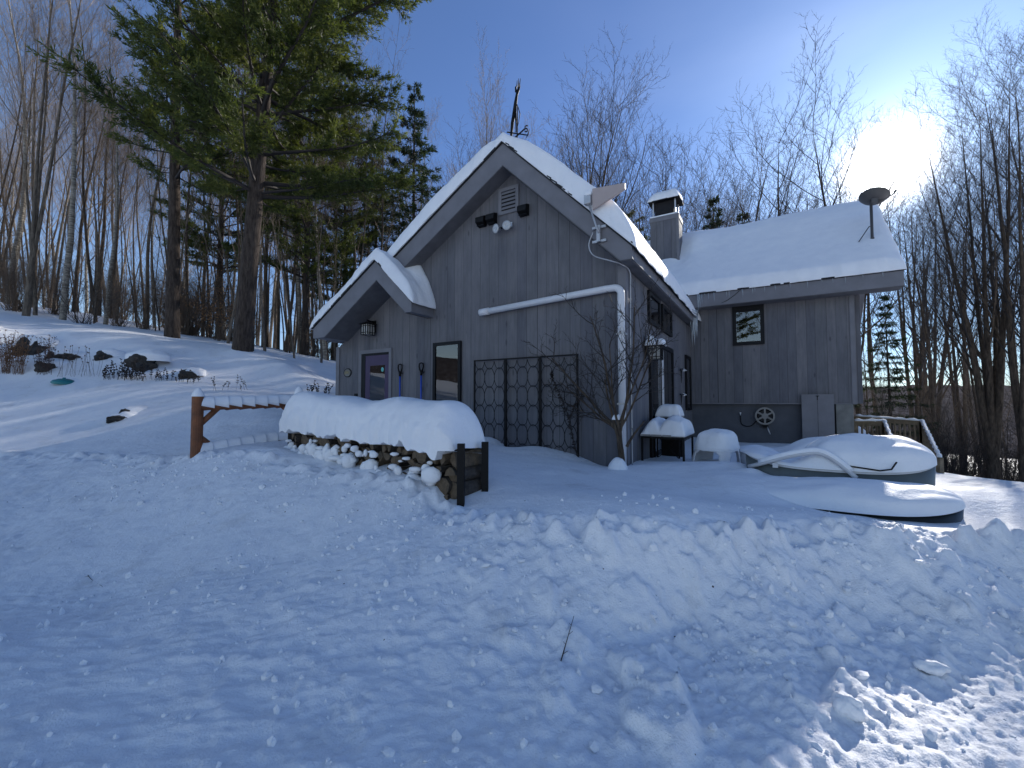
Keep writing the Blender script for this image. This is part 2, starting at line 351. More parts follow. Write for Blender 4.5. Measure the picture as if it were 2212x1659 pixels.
# ------------------------------------------------------------------ terrain
cp = []
def g(x, y, z): cp.append((x, y, z))
def gp(px, py, d): p = at(px, py, d); cp.append((p.x, p.y, p.z))
def gh(a, b, z): p = hw(a, b); cp.append((p.x, p.y, z))
for p in [(-4,0,0),(0,0,0),(4,0,0),(-2,1.5,0),(0,1.5,0),(3,1.5,0),(0,2.35,.02),(1.5,2.6,.02),(3,2.8,.03),(5,2.7,.03),(7.5,2.6,.03),
          (-2,2.5,.02),(-4,2.9,.03),(-7,3.3,.05),(-11,4,.1),(-12,0,0),(12,0,0),(-12,-6,0),(12,-6,0),(0,-8,0),(-30,-10,0),(30,-10,0),
          (1.2,3.02,.06),(2.5,3.2,.08),(4,3.22,.08),(6,3.1,.08),(8,3.1,.08),
          (12,3.9,.6),(8,3.75,.6),(6.7,3.75,.6),(5.3,3.72,.6),(4.27,3.66,.56),(3.4,3.66,.54),(2.77,3.66,.60),(2.0,3.55,.63),(1.15,3.4,.62),(.55,3.55,.6),(.08,3.85,.58),
          (-.5,3.45,.33),(.35,3.1,.26),(-.3,2.75,.09),(-.45,4.2,.54)]: g(*p)
for p in [(985,1108,4.42),(940,1052,4.70),(880,1022,4.98),(800,1010,5.42),(720,992,6.0),(640,974,6.62),(600,965,6.4),
          (800,1150,4.05),(800,1300,3.15),(600,1060,5.2),(600,1200,4.0),(500,985,6.2),(427,985,6.45),(400,1000,6.4),(400,1150,4.7),(200,995,6.9),(0,992,7.2),
          (0,1150,5.1),(200,1100,5.4),(0,1300,3.75),(200,1300,3.7),(0,960,7.8),(200,930,8.5),(420,935,8.3),(0,890,9.2),(250,882,9.4),(430,885,9.4),(600,905,9),
          (0,842,10.2),(300,846,10.3),(450,852,10.5),(600,862,10.6),(0,829,10.9),(300,833,11.0),(480,840,11.2),
          (0,760,11.7),(200,772,11.9),(330,775,12.1),(450,812,12.2),(0,712,12.4),(150,720,12.6),(280,737,12.8),(400,768,13.0),(520,815,12.8),(600,846,12.6),
          (0,677,19),(100,692,17.5),(200,706,16.6),(300,717,16.3),(370,731,16),(450,742,15),(520,755,14),(620,787,14),(700,818,15),(728,832,15.2),
          (1200,1045,5.2),(1500,1075,5.0),(1700,1062,6.2),(2000,1105,4.6),(2100,1062,6.6),(2212,1052,7.8),(2052,1022,10.4),(1950,1010,11.5),
          (2400,1060,8),(1120,1070,4.6)]: gp(*p)
for p in [(-6,-1,.95),(-4,-.6,.9),(-3.0,-.35,.9),(-2.7,-.15,.95),(-2.3,-.05,.70),(-1.7,-.1,.82),(-.87,-.05,.66),(-.45,-.05,.52),(0,0,.56),(.2,-.1,.60),
          (-7.7,-.5,1.5),(-7.9,1.5,1.9),(.5,1.5,.5),(.3,3,.5),(.5,5,.5),(1,6.9,.45),(3,6.8,.5),(2.2,4.5,.48),(3.9,6.5,.35),(5.0,6.5,.0),(4.6,4.5,.1),(3.2,-1.6,.43),(1.6,-.95,.68),(1.9,-.6,.66),(2.0,-1.35,.62),(2.25,-1.0,.60),(1.75,-.1,.60),(2.1,-.45,.62),(1.7,-1.5,.60),(1.2,-1.3,.60),(1.0,-.6,.60),(2.1,-1.7,.50),(2.6,-1.7,.48),(3.8,-1.5,.43),(4.0,-.9,.42),(3.95,-.1,.58),(3.9,.6,.52),(3.3,-.50,.64),(2.7,-.50,.66),(2.2,-.50,.68),(1.7,.2,.72),(1.65,.6,.66),(1.9,-.35,.74),(3.6,-.45,.60),(2.5,-.9,.34),(2.8,.1,.42),(2.8,1.6,.42),(-8.5,5,2.2),(-3,5,.8),(-8.5,10,2.4),(0,11,.4),(5,9,-.5),(5,12,-.9)]: gh(*p)
for p in [(15,12,-1.0),(22,20,-3.5),(30,35,-7),(12,25,-3.5),(0,26,.8),(-8,25,3.4),(-13,30,4.6),(-30,30,8),(-30,15,6.6),(-20,8,2.6),(-15,6.5,1.2),(-15,12,4.0),(70,60,-10),(-60,60,13),
          (0,60,-2),(30,8,-2.5),(12,6.2,0),(60,0,-3),(-60,0,5),(0,140,-8),(90,140,-12),(-90,140,16),(160,60,-10),(-160,60,18),(0,-40,0),(60,-40,0),(-60,-40,0)]: g(*p)
cp = np.array(cp); PX = cp[:, :2]; PZ = cp[:, 2]
_D = np.sqrt(((PX[:, None] - PX[None]) ** 2).sum(-1) + .02); _A = _D + np.eye(len(PX)) * -.03
_W = np.linalg.solve(np.block([[_A, np.ones((len(PX), 1))], [np.ones((1, len(PX))), np.zeros((1, 1))]]), np.concatenate([PZ, [0]]))
def base_h(x, y):
    x = np.asarray(x, float); y = np.asarray(y, float); s = x.shape; x = x.ravel(); y = y.ravel(); r = np.empty(len(x))
    for i in range(0, len(x), 20000):
        d = np.sqrt((x[i:i+20000, None] - PX[:, 0]) ** 2 + (y[i:i+20000, None] - PX[:, 1]) ** 2 + .02); r[i:i+20000] = d @ _W[:-1] + _W[-1]
    return r.reshape(s)
CREST = np.array([(-14,8.2),(-9.4,7.5),(-6.3,7.0),(-4.8,6.45),(-3.5,6.1),(-2.4,5.5),(-1.6,5.0),(-.9,4.6),(-.45,4.2),(.08,3.9),(.55,3.55),(1.15,3.4),(2.0,3.55),(2.77,3.66),(4.27,3.68),(6.7,3.75),(12,3.9),(30,4.2)])
def crest_d(x, y):                                  # signed distance behind the crest line of the ploughed bank
    yc = np.interp(x, CREST[:, 0], CREST[:, 1]); sl = np.interp(x, CREST[:, 0], np.gradient(CREST[:, 1], CREST[:, 0]))
    return (y - yc) / np.sqrt(1 + sl * sl)
def full_h(x, y):
    z = base_h(x, y); d = crest_d(x, y); r = np.sqrt(x * x + y * y)
    z = z + .02 * fbm(x * .7, y * .7, 3, 3) + .25 * fbm(x * .05, y * .05, 2, 9) * smooth01((r - 14) / 20)
    churn = smooth01((.12 - d) / .25); bank = churn * smooth01((d + 1.75 - .35 * smooth01((x - .8) / 1.2)) / .7); road = churn * (1 - smooth01((d + 1.6) / .7))
    right = smooth01((x + .8) / 1.5)
    wx = x + .05 * perlin(x * 6, y * 6, 4); wy = y + .05 * perlin(x * 6, y * 6, 5)
    z = z + churn * (.55 + .45 * right) * (.024 * fbm(x * 2.1, y * 2.1, 5, 4, .55) + .013 * fbm(x * 11, y * 11, 4, 8, .6))
    pat = smooth01(.5 + .9 * perlin(x * .55 + 3, y * .8, 19))
    z = z + bank * ((.12 + .40 * right) * slabs(wx, wy, .19, 1, .36) + (.25 + .30 * right) * slabs(wx, wy, .085, 2, .45) * (.3 + .7 * pat) + .5 * slabs(wx, wy, .34, 5, .22) * right)
    z = z + road * (.30 * slabs(wx, wy, .12, 3, .3) * pat + .35 * slabs(wx, wy, .05, 7, .35) * pat)
    edge = np.exp(-(d / .14) ** 2)
    z = z + edge * (.075 * fbm(x * 4.5, y * 4.5, 4, 12) + .75 * slabs(wx, wy, .22, 6, .6) * (.45 + .55 * right) + .4 * slabs(wx, wy, .10, 16, .5))
    # steep cut face with broken slabs at the right
    f = np.exp(-((d + .28) / .2) ** 2) * smooth01((x - .8) / .8); z = z + f * (.07 * perlin(x * 1.3, y * 2.6, 14) + .03 * perlin(x * 4, y * 4, 15))
    # tyre-packed road, lower right
    s = smooth01((x - .4) / .8) * (1 - smooth01((y - 2.75) / .35)) * (1 - smooth01((x - 9) / 2))
    u = x * .90 + y * .43; v = -x * .43 + y * .90
    tr = .016 * fbm(u * 9, v * 17, 3, 21) + .020 * lumps(u * 1.0, v * 1.5, .07, 22, .75, 1.) / .07 * .9
    rut = np.exp(-((v - .55) / .16) ** 2) + np.exp(-((v - 1.25) / .14) ** 2)
    tread = np.sin(u * 2 * np.pi / .11 + 3 * perlin(u * 1.4, v * 3, 25)) * .006
    z = z + s * (tr * .8 * (1 - .6 * rut) - .022 * rut + tread * 1.3 * rut)
    sl_ = (1 - smooth01((x + .3) / .7)) * (1 - smooth01((y - 2.9) / .6)); z = z + sl_ * (.014 * fbm((x - y * .6) * 3.2, (y + x * .1) * 7, 3, 31))
    # soft drifting of the untouched snow
    z = z + (1 - churn) * (.012 * fbm(x * .9 + y * .3, y * 1.6, 3, 41) + .0025 * fbm(x * 7, y * 7, 3, 42))
    # little craters round the young tree and the table
    return z
def ax(*segs):
    r = []
    for a, b, st in segs: r.append(np.arange(a, b - 1e-6, st) if not callable(st) else st(a, b))
    return np.concatenate(r)
geo_up = lambda n: (lambda a, b: a + (b - a) * (np.expm1(np.linspace(0, 3.6, n, endpoint=False)) / np.expm1(3.6)))
geo_dn = lambda n: (lambda a, b: b - (b - a) * (np.expm1(np.linspace(3.6, 0, n, endpoint=False)) / np.expm1(3.6)))
XS = ax((-170,-14,geo_dn(60)),(-14,-8.5,.09),(-8.5,-1.2,.032),(-1.2,5,.0165),(5,8.5,.035),(8.5,15,.1),(15,171,geo_up(60)))
YS = ax((-40,.8,geo_dn(18)),(.8,1.5,.08),(1.5,3.9,.0135),(3.9,8,.034),(8,14,.06),(14,21,.12),(21,151,geo_up(50)))
GXm, GYm = np.meshgrid(XS, YS, indexing='ij'); GZm = full_h(GXm, GYm)
snow_ground = grid_mesh('snow_ground', np.stack([GXm, GYm, GZm], -1), M['snow']); tag(snow_ground, kind='structure')
def gz(x, y): return float(base_h(np.array([x]), np.array([y]))[0])

# far wooded hills beyond the yard
def hillmat():
    m, t, b = newmat('far_winter_wood'); b.inputs['Roughness'].default_value = 1; b.inputs['Specular IOR Level'].default_value = 0
    n = noise(t, .35, 8, rough=.75, scale=(1, 1, .25)); t.links.new(ramp(t, n, [(.35, (.035, .03, .032)), (.55, (.10, .09, .09)), (.75, (.28, .28, .30))]), b.inputs['Base Color']); return m
ang = np.linspace(-1.9, 1.9, 260); rr = np.array([150, 190, 240, 330, 450.])
hh = np.array([-14, 0, 12, 22, 24.])
A, RR = np.meshgrid(ang, rr, indexing='ij'); HH = np.tile(hh, (len(ang), 1))
az = A
HH = HH * (1 + .25 * perlin(az * 3, az * 0 + 2.2, 3)) * np.where(az < 0, 1.25 + .5 * smooth01(-az), .62) + 1.2 * perlin(az * 60, RR * .05, 7)
hills = grid_mesh('hills', np.stack([RR * np.sin(az), RR * np.cos(az), HH - 4], -1), hillmat()); tag(hills, kind='structure')

# loose snow clods on the ploughed bank
ico = bmesh.new(); bmesh.ops.create_icosphere(ico, subdivisions=2, radius=1); IV = np.array([v.co[:] for v in ico.verts]); IF = np.array([[v.index for v in f.verts] for f in ico.faces]); ico.free()
ico = bmesh.new(); bmesh.ops.create_icosphere(ico, subdivisions=1, radius=1); IV1 = np.array([v.co[:] for v in ico.verts]); IF1 = np.array([[v.index for v in f.verts] for f in ico.faces]); ico.free()
rs = np.random.RandomState(3)
n = 2400; cx_ = rs.uniform(-6.5, 7.5, n); k_ = rs.rand(n); yc = np.interp(cx_, CREST[:, 0], CREST[:, 1]); cy_ = yc - .05 - rs.gamma(1.6, .42, n); u_ = rs.rand(n) < .35; cx_[u_] = rs.uniform(-4, 3.5, u_.sum()); cy_[u_] = rs.uniform(1.7, 4.2, u_.sum()); ok = cy_ > 1.6
cx_, cy_ = cx_[ok], cy_[ok]; n = len(cx_); cz_ = full_h(cx_, cy_); sz = np.clip(rs.gamma(1.4, .0065, n), .004, .034)
VV = []; FF = []
for i in range(n):
    q = IV1 * sz[i] * rs.uniform(.6, 1.35, 3); q = q * (1 + .35 * np.sin(IV1[:, [1]] * 4 + i) * np.cos(IV1[:, [0]] * 3 + i * 2)); a_ = rs.rand() * 6.3
    q = np.stack([q[:, 0] * np.cos(a_) - q[:, 1] * np.sin(a_), q[:, 0] * np.sin(a_) + q[:, 1] * np.cos(a_), q[:, 2]], 1) + [cx_[i], cy_[i], cz_[i] + sz[i] * .25]
    FF.append(IF1 + i * len(IV1)); VV.append(q)
tag(np_mesh('snow_clods', np.concatenate(VV), np.concatenate(FF), M['snow_clump'], smooth=False), 'small loose clods of snow scattered over the ploughed bank', 'snow', kind='stuff')
def clod(loc, s, label, seed):
    b = bmesh.new(); bmesh.ops.create_icosphere(b, subdivisions=4, radius=1); V = np.array([v.co[:] for v in b.verts]); Fq = np.array([[v.index for v in f.verts] for f in b.faces]); b.free()
    d = 1 + .25 * perlin(V[:, 0] * 1.6 + seed, V[:, 1] * 1.6 + V[:, 2], 2) + .10 * perlin(V[:, 0] * 5 + seed, V[:, 1] * 5 + V[:, 2] * 3, 3)
    o = np_mesh('snow_chunk', V * d[:, None] * np.array(s), Fq, M['snow_clump']); o.location = loc; o.rotation_euler = (0, 0, -.4); tag(o, label, 'snow chunk', 'snow chunks fallen on the road')
p = at(1832, 1535, 2.35); clod((p.x, p.y, gz(p.x, p.y) + .035), (.07, .05, .06), 'large rounded snow chunk in the sunlight on the tyre-marked road', 1)
p = at(2010, 1432, 2.7); clod((p.x, p.y, gz(p.x, p.y) + .035), (.085, .045, .035), 'long snow chunk lying in shade just beyond the edge of the sunlight', 2)
# small twigs and sticks on the snow
def stick(pts, r, label, mat='dry', cat='twig', name='fallen_twig', side=True, lift=.01):
    P = []
    for (px, py, d) in pts:
        q = at(px, py, d); P.append(q)
    mb = MB(); mb.tube(P, [r * (1 - .6 * i / (len(P) - 1)) for i in range(len(P))], 5)
    if side:
        for i in range(1, len(P) - 1):
            dd = (P[i + 1] - P[i - 1]).normalized(); o_ = Vector((dd.z, 0, dd.x)) * (1 if i % 2 else -1)
            mb.tube([P[i], P[i] + dd * .03 + o_ * .03], [r * .6, r * .3], 4)
    tag(mb.build(name, M[mat], smooth=True), label, cat)
def twig_on(px0, py0, px1, py1, label, r=.004, lift=0.0, mid=0):
    P = []
    for k in range(6):
        t_ = k / 5; x = px0 + (px1 - px0) * t_ + (mid * math.sin(t_ * 3.14)); y = py0 + (py1 - py0) * t_
        # march the sight line down to the snow
        lo = 1.5; z = None
        for s_ in range(260):
            dd = 1.6 + s_ * .04; q = at(x, y, dd)
            if q.z <= float(full_h(np.array([q.x]), np.array([q.y]))[0]) + .004: break
        P.append(q + Vector((0, 0, .004 + lift * t_)))
    mb = MB(); mb.tube(P, [r * (1 - .6 * i / 5) for i in range(6)], 5)
    for i in (1, 2, 3, 4):
        dd = (P[i + 1] - P[i - 1]).normalized(); o_ = Vector((dd.y, -dd.x, .3)) * (1 if i % 2 else -1)
        mb.tube([P[i], P[i] + dd * .02 + o_ * .03], [r * .5, r * .3], 4)
    tag(mb.build('fallen_twig', M['twig_dark'], smooth=True), label, 'twig')
twig_on(1210, 1435, 1240, 1352, 'thin forked twig standing up out of the snow bank in the middle foreground', .004, .06)
twig_on(705, 1238, 741, 1232, 'short straight dark twig lying on the snow bank below the woodpile', .004)
twig_on(188, 1240, 222, 1268, 'curved faint twig half sunk in the snow at the far left', .003, 0, -6)


# ------------------------------------------------------------------ house
house = empty('house', (CORN[0], CORN[1], 0), -TH, 'grey board-sided house with snow-laden gable roofs and a chimney', 'house')
H = house
ZR, AR, SR, SL = 6.74, -2.29, 1.01, .595
def rtop(a): return ZR - SR * (a - AR) if a > AR else ZR + SL * (a - AR)
front_wall = MB().prism([(-7.73, -.6), (0, -.6), (0, 4.0), (AR, 6.28), (-7.73, 3.05)], 0, 7.6).build('main_wall', M['siding_front'], H)
front_wall.data.materials.append(M['siding_side'])
for p_ in front_wall.data.polygons:
    if abs(p_.normal.x) > .8: p_.material_index = 1
MB().box(-.12, .02, -.022, .0, -.3, 4.02).box(0.0, .022, -.02, .10, -.3, 4.02).build('corner_board', M['trim'], H)
MB().box(-7.75, -7.62, -.022, .0, .2, 3.1).build('corner_board', M['trim'], H)
wing = MB().prismx([(7.085, 1.6), (7.085, 4.75), (9.5, 7.0), (12, 4.75), (12, 1.6)], -.2, 4.06).build('wing_wall', M['siding_front'], H)
MB().box(4.06, 4.22, 7.25, 11.6, 1.6, 4.8).build('bump_out_wall', M['siding_front'], H)
MB().box(3.97, 4.075, 7.063, 7.085, 1.6, 4.6).build('corner_board', M['trim'], H)
MB().box(0.0, 4.075, 7.07, 7.10, 1.585, 1.615).build('drip_board', M['trim'], H)
MB().box(0.0, 4.0, 7.235, 11.8, -1.2, 1.6).build('foundation_wall', M['foundation'], H)
cb = MB().box(3.61, 3.985, 7.02, 7.3, -1.0, 1.585).build('concrete_pier', M['concrete'], H, bevel=.02)
pn = MB().box(2.85, 3.205, 6.97, 7.0, .2, 1.855).box(3.213, 3.57, 6.97, 7.0, .2, 1.855).build('hatch_door', M['trim'], H)
MB().box(2.86, 3.56, 7.0, 7.3, .1, 1.85).build('hatch_box', M['foundation'], H)
MB().box(3.17, 3.25, 6.955, 6.97, 1.80, 1.815).box(3.20, 3.215, 6.955, 6.97, 1.70, 1.802).build('hasp', M['black'], pn)

# roofs: thick boarded edge, dark shingles above
main_in = [(.03, 4.0), (AR, 6.30), (-7.3, 3.30), (-7.74, 3.22)]
roof = MB().prism([(.225, 4.0), (.225, rtop(.225)), (AR, ZR), (-7.74, rtop(-7.74))] + main_in[::-1], -.35, 9.4).build('main_roof', M['trim'], H)
sg = MB().prism([(-4.36, 3.56), (-4.36, 3.77), (-5.48, 4.842), (-7.745, 3.50), (-7.745, 3.25), (-7.3, 3.25), (-5.45, 4.41), (-4.53, 3.56)], -.70, .05).build('entry_roof', M['trim'], H)
sh = MB()
def slab(mb, pts, y0, y1, t=.055):
    for (x0, z0), (x1, z1) in zip(pts[:-1], pts[1:]):
        mb.prism([(x0, z0 + .004), (x1, z1 + .004), (x1, z1 + t), (x0, z0 + t)], y0, y1)
slab(sh, [(.27, rtop(.27)), (AR, ZR), (-5.05, rtop(-5.05)), (-7.79, rtop(-7.79))], -.385, 9.42)
nsh = 22                                            # ragged shingle ends along the right rake
for i in range(nsh):
    a0 = .25 - i * .113; sh.prism([(a0, rtop(a0) + .05), (a0 - .112, rtop(a0 - .112) + .03), (a0 - .112, rtop(a0 - .112) + .055), (a0, rtop(a0) + .078)], -.395, -.3)
sh.build('shingles', M['shingle'], roof)
sh = MB(); slab(sh, [(-4.33, 3.745), (-5.48, 4.846), (-7.78, 3.48)], -.735, .0); sh.build('shingles', M['shingle'], sg)
# soffit boards, a touch darker
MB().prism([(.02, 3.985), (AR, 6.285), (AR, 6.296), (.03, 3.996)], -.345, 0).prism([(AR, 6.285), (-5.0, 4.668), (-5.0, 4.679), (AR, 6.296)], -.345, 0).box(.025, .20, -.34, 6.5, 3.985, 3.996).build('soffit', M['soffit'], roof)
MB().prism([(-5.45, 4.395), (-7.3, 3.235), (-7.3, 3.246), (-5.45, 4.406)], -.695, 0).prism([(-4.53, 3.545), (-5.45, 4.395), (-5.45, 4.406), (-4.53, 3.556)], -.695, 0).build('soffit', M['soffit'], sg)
WS = .95
def wtop(b): return 4.90 + WS * (b - 6.585) if b < 9.5 else 4.90 + WS * 2.915 - WS * (b - 9.5)
wr = MB().prismx([(6.585, 4.51), (6.585, 4.90), (9.5, wtop(9.5)), (12.5, wtop(12.5)), (12.5, wtop(12.5) - .35), (9.5, 7.2), (7.0, 4.72), (7.0, 4.51)], -2.2, 4.99).build('wing_roof', M['trim'], H)
MB().prismx([(6.56, wtop(6.56) + .004), (6.56, wtop(6.56) + .055), (9.5, wtop(9.5) + .055), (9.5, wtop(9.5) + .004)], -2.25, 5.03).prismx([(9.5, wtop(9.5) + .004), (9.5, wtop(9.5) + .055), (12.55, wtop(12.55) + .055), (12.55, wtop(12.55) + .004)], -2.25, 5.03).build('shingles', M['shingle'], wr)
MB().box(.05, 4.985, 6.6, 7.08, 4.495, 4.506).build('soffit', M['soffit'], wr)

# roof snow as a thick rounded blanket
def blanket(name, a0, a1, b0, b1, roofz, T, wl, wr_, wf, wb, parent, na=150, nb=150, dens=None, seed=0, under=.05, sm=0):
    def spaced(lo, hi, n, wlo, whi):
        t = np.linspace(0, 1, n); u = lo + (hi - lo) * t
        extra = []
        if wlo: extra.append(lo + wlo * (1 - np.cos(np.linspace(0, np.pi / 2, 14))))
        if whi: extra.append(hi - whi * (1 - np.cos(np.linspace(0, np.pi / 2, 14))))
        return np.unique(np.round(np.concatenate([u] + extra), 4))
    a = spaced(a0, a1, na, wl, wr_); b = spaced(b0, b1, nb, wf, wb)
    Am, Bm = np.meshgrid(a, b, indexing='ij'); rz = roofz(Am, Bm)
    def edge(d, w_): return np.sqrt(np.clip(1 - (1 - np.clip(d / w_, 0, 1)) ** 2, 0, 1)) if w_ else 1.0
    e = edge(Am - a0, wl) * edge(a1 - Am, wr_) * edge(Bm - b0, wf) * edge(b1 - Bm, wb)
    th = T(Am, Bm) * e * (1 + .07 * fbm(Am * .8, Bm * .8, 3, 50 + seed)) + (.012 * fbm(Am * 5, Bm * 5, 3, 60 + seed)) * (e > .25)
    top = rz + under + np.maximum(th, .004)
    if wf: Bm = Bm - .035 * fbm(Am * 2.3, Am * 0 + 3.3 + seed, 4, 66) * np.exp(-(Bm - b0) / .2)
    if wr_: Am = Am + .03 * fbm(Bm * 2.3, Bm * 0 + 7.3 + seed, 4, 67) * np.exp(-(a1 - Am) / .2) * (1 if a1 - a0 > 1 else 0)
    P = np.stack([Am, Bm, top], -1); Q = np.stack([Am, Bm, rz + under - .02], -1)
    nu, nv = Am.shape; I = np.arange(nu * nv).reshape(nu, nv); J = I + nu * nv
    q = [np.stack([I[:-1, :-1], I[1:, :-1], I[1:, 1:], I[:-1, 1:]], -1).reshape(-1, 4), np.stack([J[:-1, :-1], J[:-1, 1:], J[1:, 1:], J[1:, :-1]], -1).reshape(-1, 4)]
    for e1, e2 in ((I[0], J[0]), (I[-1][::-1], J[-1][::-1]), (I[:, 0][::-1], J[:, 0][::-1]), (I[:, -1], J[:, -1])):
        q.append(np.stack([e1[:-1], e1[1:], e2[1:], e2[:-1]], -1))
    return np_mesh(name, np.concatenate([P.reshape(-1, 3), Q.reshape(-1, 3)]), np.concatenate(q), M['snow_soft'], parent)
def main_rz(a, b):
    z = np.where(a > AR, ZR - SR * (a - AR), ZR + SL * (a - AR)); return z
def main_T(a, b):
    ridge = -.16 * np.exp(-((a - AR) / .33) ** 2)
    t = .40 + ridge + .10 * smooth01((a - AR) / 1.2) + .05 * np.sin(a * 1.1 + .6)
    t = t - .10 * smooth01((-a - 4.2) / 1.5)
    rough = .035 * np.abs(fbm(a * 7, b * 3, 3, 71)) * smooth01((a + .9) / .5)
    return t * (1 - .25 * smooth01((b - 5.2) / 1.5) * smooth01((a + 1) / 1)) - rough
blanket('snow_cover', -7.82, .30, -.40, 9.4, main_rz, main_T, .30, .55, .10, 0, H, 170, 120)
def sg_rz(a, b): return np.where(a > -5.48, 4.842 - .965 * (a + 5.48), 4.842 + SL * (a + 5.48))
def sg_T(a, b):
    return .30 - .07 * np.exp(-((a + 5.48) / .3) ** 2) + .06 * np.sin(a * 2.1) + smooth01((b + .35) / .35) * .30 * smooth01((a + 5.5) / .4) * smooth01((-4.2 - a) / .7)
blanket('snow_cover', -7.82, -4.30, -.75, .0, sg_rz, sg_T, .28, .26, .10, 0, H, 110, 40, seed=3)
def w_rz(a, b): return np.where(b < 9.5, 4.90 + WS * (b - 6.585), 4.90 + WS * 2.915 - WS * (b - 9.5))
def w_T(a, b):
    t = .30 - .10 * np.exp(-((b - 9.5) / .35) ** 2) + .03 * np.sin(a * 1.3 + b)
    ch = np.exp(-(((a + .1) / .45) ** 2 + ((b - 8.6) / .8) ** 2)); return t + .14 * ch - .18 * np.exp(-(((a + .35) / .25) ** 2 + ((b - 8.1) / .5) ** 2))
blanket('snow_cover', -2.2, 5.04, 6.55, 12.5, w_rz, w_T, 0, .55, .10, 0, H, 130, 100, seed=5)

# chimney
ch = MB().box(-1.40, -.45, 8.0, 8.72, 4.6, 8.13).build('chimney', M['siding_chimney'], H)
MB().box(-1.42, -.43, 7.978, 8.0, 7.98, 8.14).box(-.45, -.43, 8.0, 8.74, 7.98, 8.14).box(-.52, -.43, 7.978, 8.0, 4.6, 7.98).build('chimney_trim', M['trim'], ch)
MB().box(-1.40, -.45, 8.0, 8.72, 8.14, 8.20).build('snow_ledge', M['snow_soft'], ch, bevel=.02)
cap = MB()
for x in (-1.30, -.56):
    for y in (8.07, 8.62): MB().bar((x, y, 8.18), (x, y, 8.72), .045).build('cap_post', M['white_metal'], ch)
MB().box(-1.24, -.62, 8.12, 8.58, 8.19, 8.70).build('flue_dark_box', M['interior'], ch)  # solid near-black box stands in for the dark open flue
MB().box(-1.46, -.39, 7.92, 8.80, 8.70, 8.725).build('cap_plate', M['black'], ch)
blanket('snow_cap', -1.46, -.39, 7.92, 8.80, lambda a, b: 8.70 + 0 * a, lambda a, b: .40 + 0 * a, .30, .30, .30, .30, ch, 24, 24, under=.03)

# icicles at the valley
def icicle(a, b, z, L, r):
    MB().tube([(a, b, z), (a, b, z - L * .35), (a + .005, b, z - L * .7), (a, b, z - L)], [r, r * .7, r * .38, .002], 7).build('icicle', M['ice'], H, smooth=True)
for a, b, z, L, r in [(.17,6.0,4.18,.35,.035),(.22,6.18,4.2,.62,.05),(.25,6.35,4.22,.5,.06),(.2,6.5,4.3,.95,.05),(.27,6.45,4.25,.7,.045),(.13,6.52,4.35,1.05,.04),(.22,6.25,4.22,.4,.05),
                      (.36,6.55,4.88,.45,.02),(.42,6.55,4.88,.3,.016),(.31,6.55,4.9,.55,.022),(.75,6.55,4.88,.26,.014),(1.15,6.55,4.88,.2,.012),(1.5,6.55,4.88,.22,.012),(1.75,6.55,4.88,.16,.01),(2.3,6.55,4.88,.14,.01),(.6,6.55,4.88,.18,.012)] + [(.5 + .31 * k + .07 * math.sin(k * 5), 6.55, 4.885, .07 + .05 * (k * 7 % 3), .009) for k in range(14)]:
    icicle(a, b, z, L, r)
MB().tube([(.26, 5.5, 4.24), (.28, 5.9, 4.24), (.24, 6.3, 4.22), (.24, 6.6, 4.4)], [.03, .06, .09, .07], 8).build('valley_ice', M['ice'], H, smooth=True)

# windows: frame of four bars, glass behind it, a near-black plate behind the glass standing in for the unlit room
def window(face, u0, u1, z0, z1, off=0.0, fw=.07, name='window', mull=None, curtain=None, label=None):
    f = MB(); p = MB(); bk = MB()
    def bx(mb, a0, a1, h0, h1, d0, d1):
        if face == 'f': mb.box(a0, a1, off - d1, off - d0, h0, h1)
        else: mb.box(off + d0, off + d1, a0, a1, h0, h1)
    bx(f, u0, u1, z1 - fw, z1, .001, .055); bx(f, u0, u1, z0, z0 + fw, .001, .055); bx(f, u0, u0 + fw, z0 + fw, z1 - fw, .001, .055); bx(f, u1 - fw, u1, z0 + fw, z1 - fw, .001, .055)
    for m_ in (mull or []): bx(f, m_ - .045, m_ + .045, z0 + fw, z1 - fw, .001, .05)
    fo = f.build('frame' if name != 'window' else 'window', M['frame'], H)
    bx(p, u0 + fw, u1 - fw, z0 + fw, z1 - fw, .028, .032); p.build('pane', M['glass'], fo)
    bx(bk, u0 + fw, u1 - fw, z0 + fw, z1 - fw, .003, .006); bk.build('dark_room_plate', M['interior'], fo)
    if curtain:
        c = MB()
        for (c0, c1) in curtain:
            n_ = max(3, int((c1 - c0) / .05))
            for k in range(n_): 
                s0 = c0 + (c1 - c0) * k / n_; s1 = c0 + (c1 - c0) * (k + .72) / n_; bx(c, s0, s1, z0 + fw + .01, z1 - fw - .02, .008, .016)
        c.build('curtain', M['curtain'], fo)
    if label: fo['label'] = label
    return fo
window('f', -4.33, -3.55, 1.15, 2.965, label='tall narrow black window between the shovels and the metal trellis')
ww = window('f', 1.19, 2.01, 3.33, 4.505, off=7.085, fw=.10)
MB().box(1.29, 1.91, 7.035, 7.06, 4.32, 4.405).build('header', M['frame'], ww)
window('s', 1.55, 2.575, 3.27, 3.935, fw=.085); window('s', 2.82, 3.92, 3.27, 3.90, fw=.085)
window('s', 1.60, 4.0, .5, 2.965, fw=.10, name='sliding_door', mull=[2.78], curtain=[(1.78, 2.4), (2.95, 3.75)]).name = 'sliding_door'
MB().box(.055, .075, 2.66, 2.70, .5, 2.8).box(.06, .08, 2.55, 2.575, .5, 2.8).build('door_track', M['white'], H)
window('s', 5.92, 6.79, 1.40, 3.02, fw=.08)
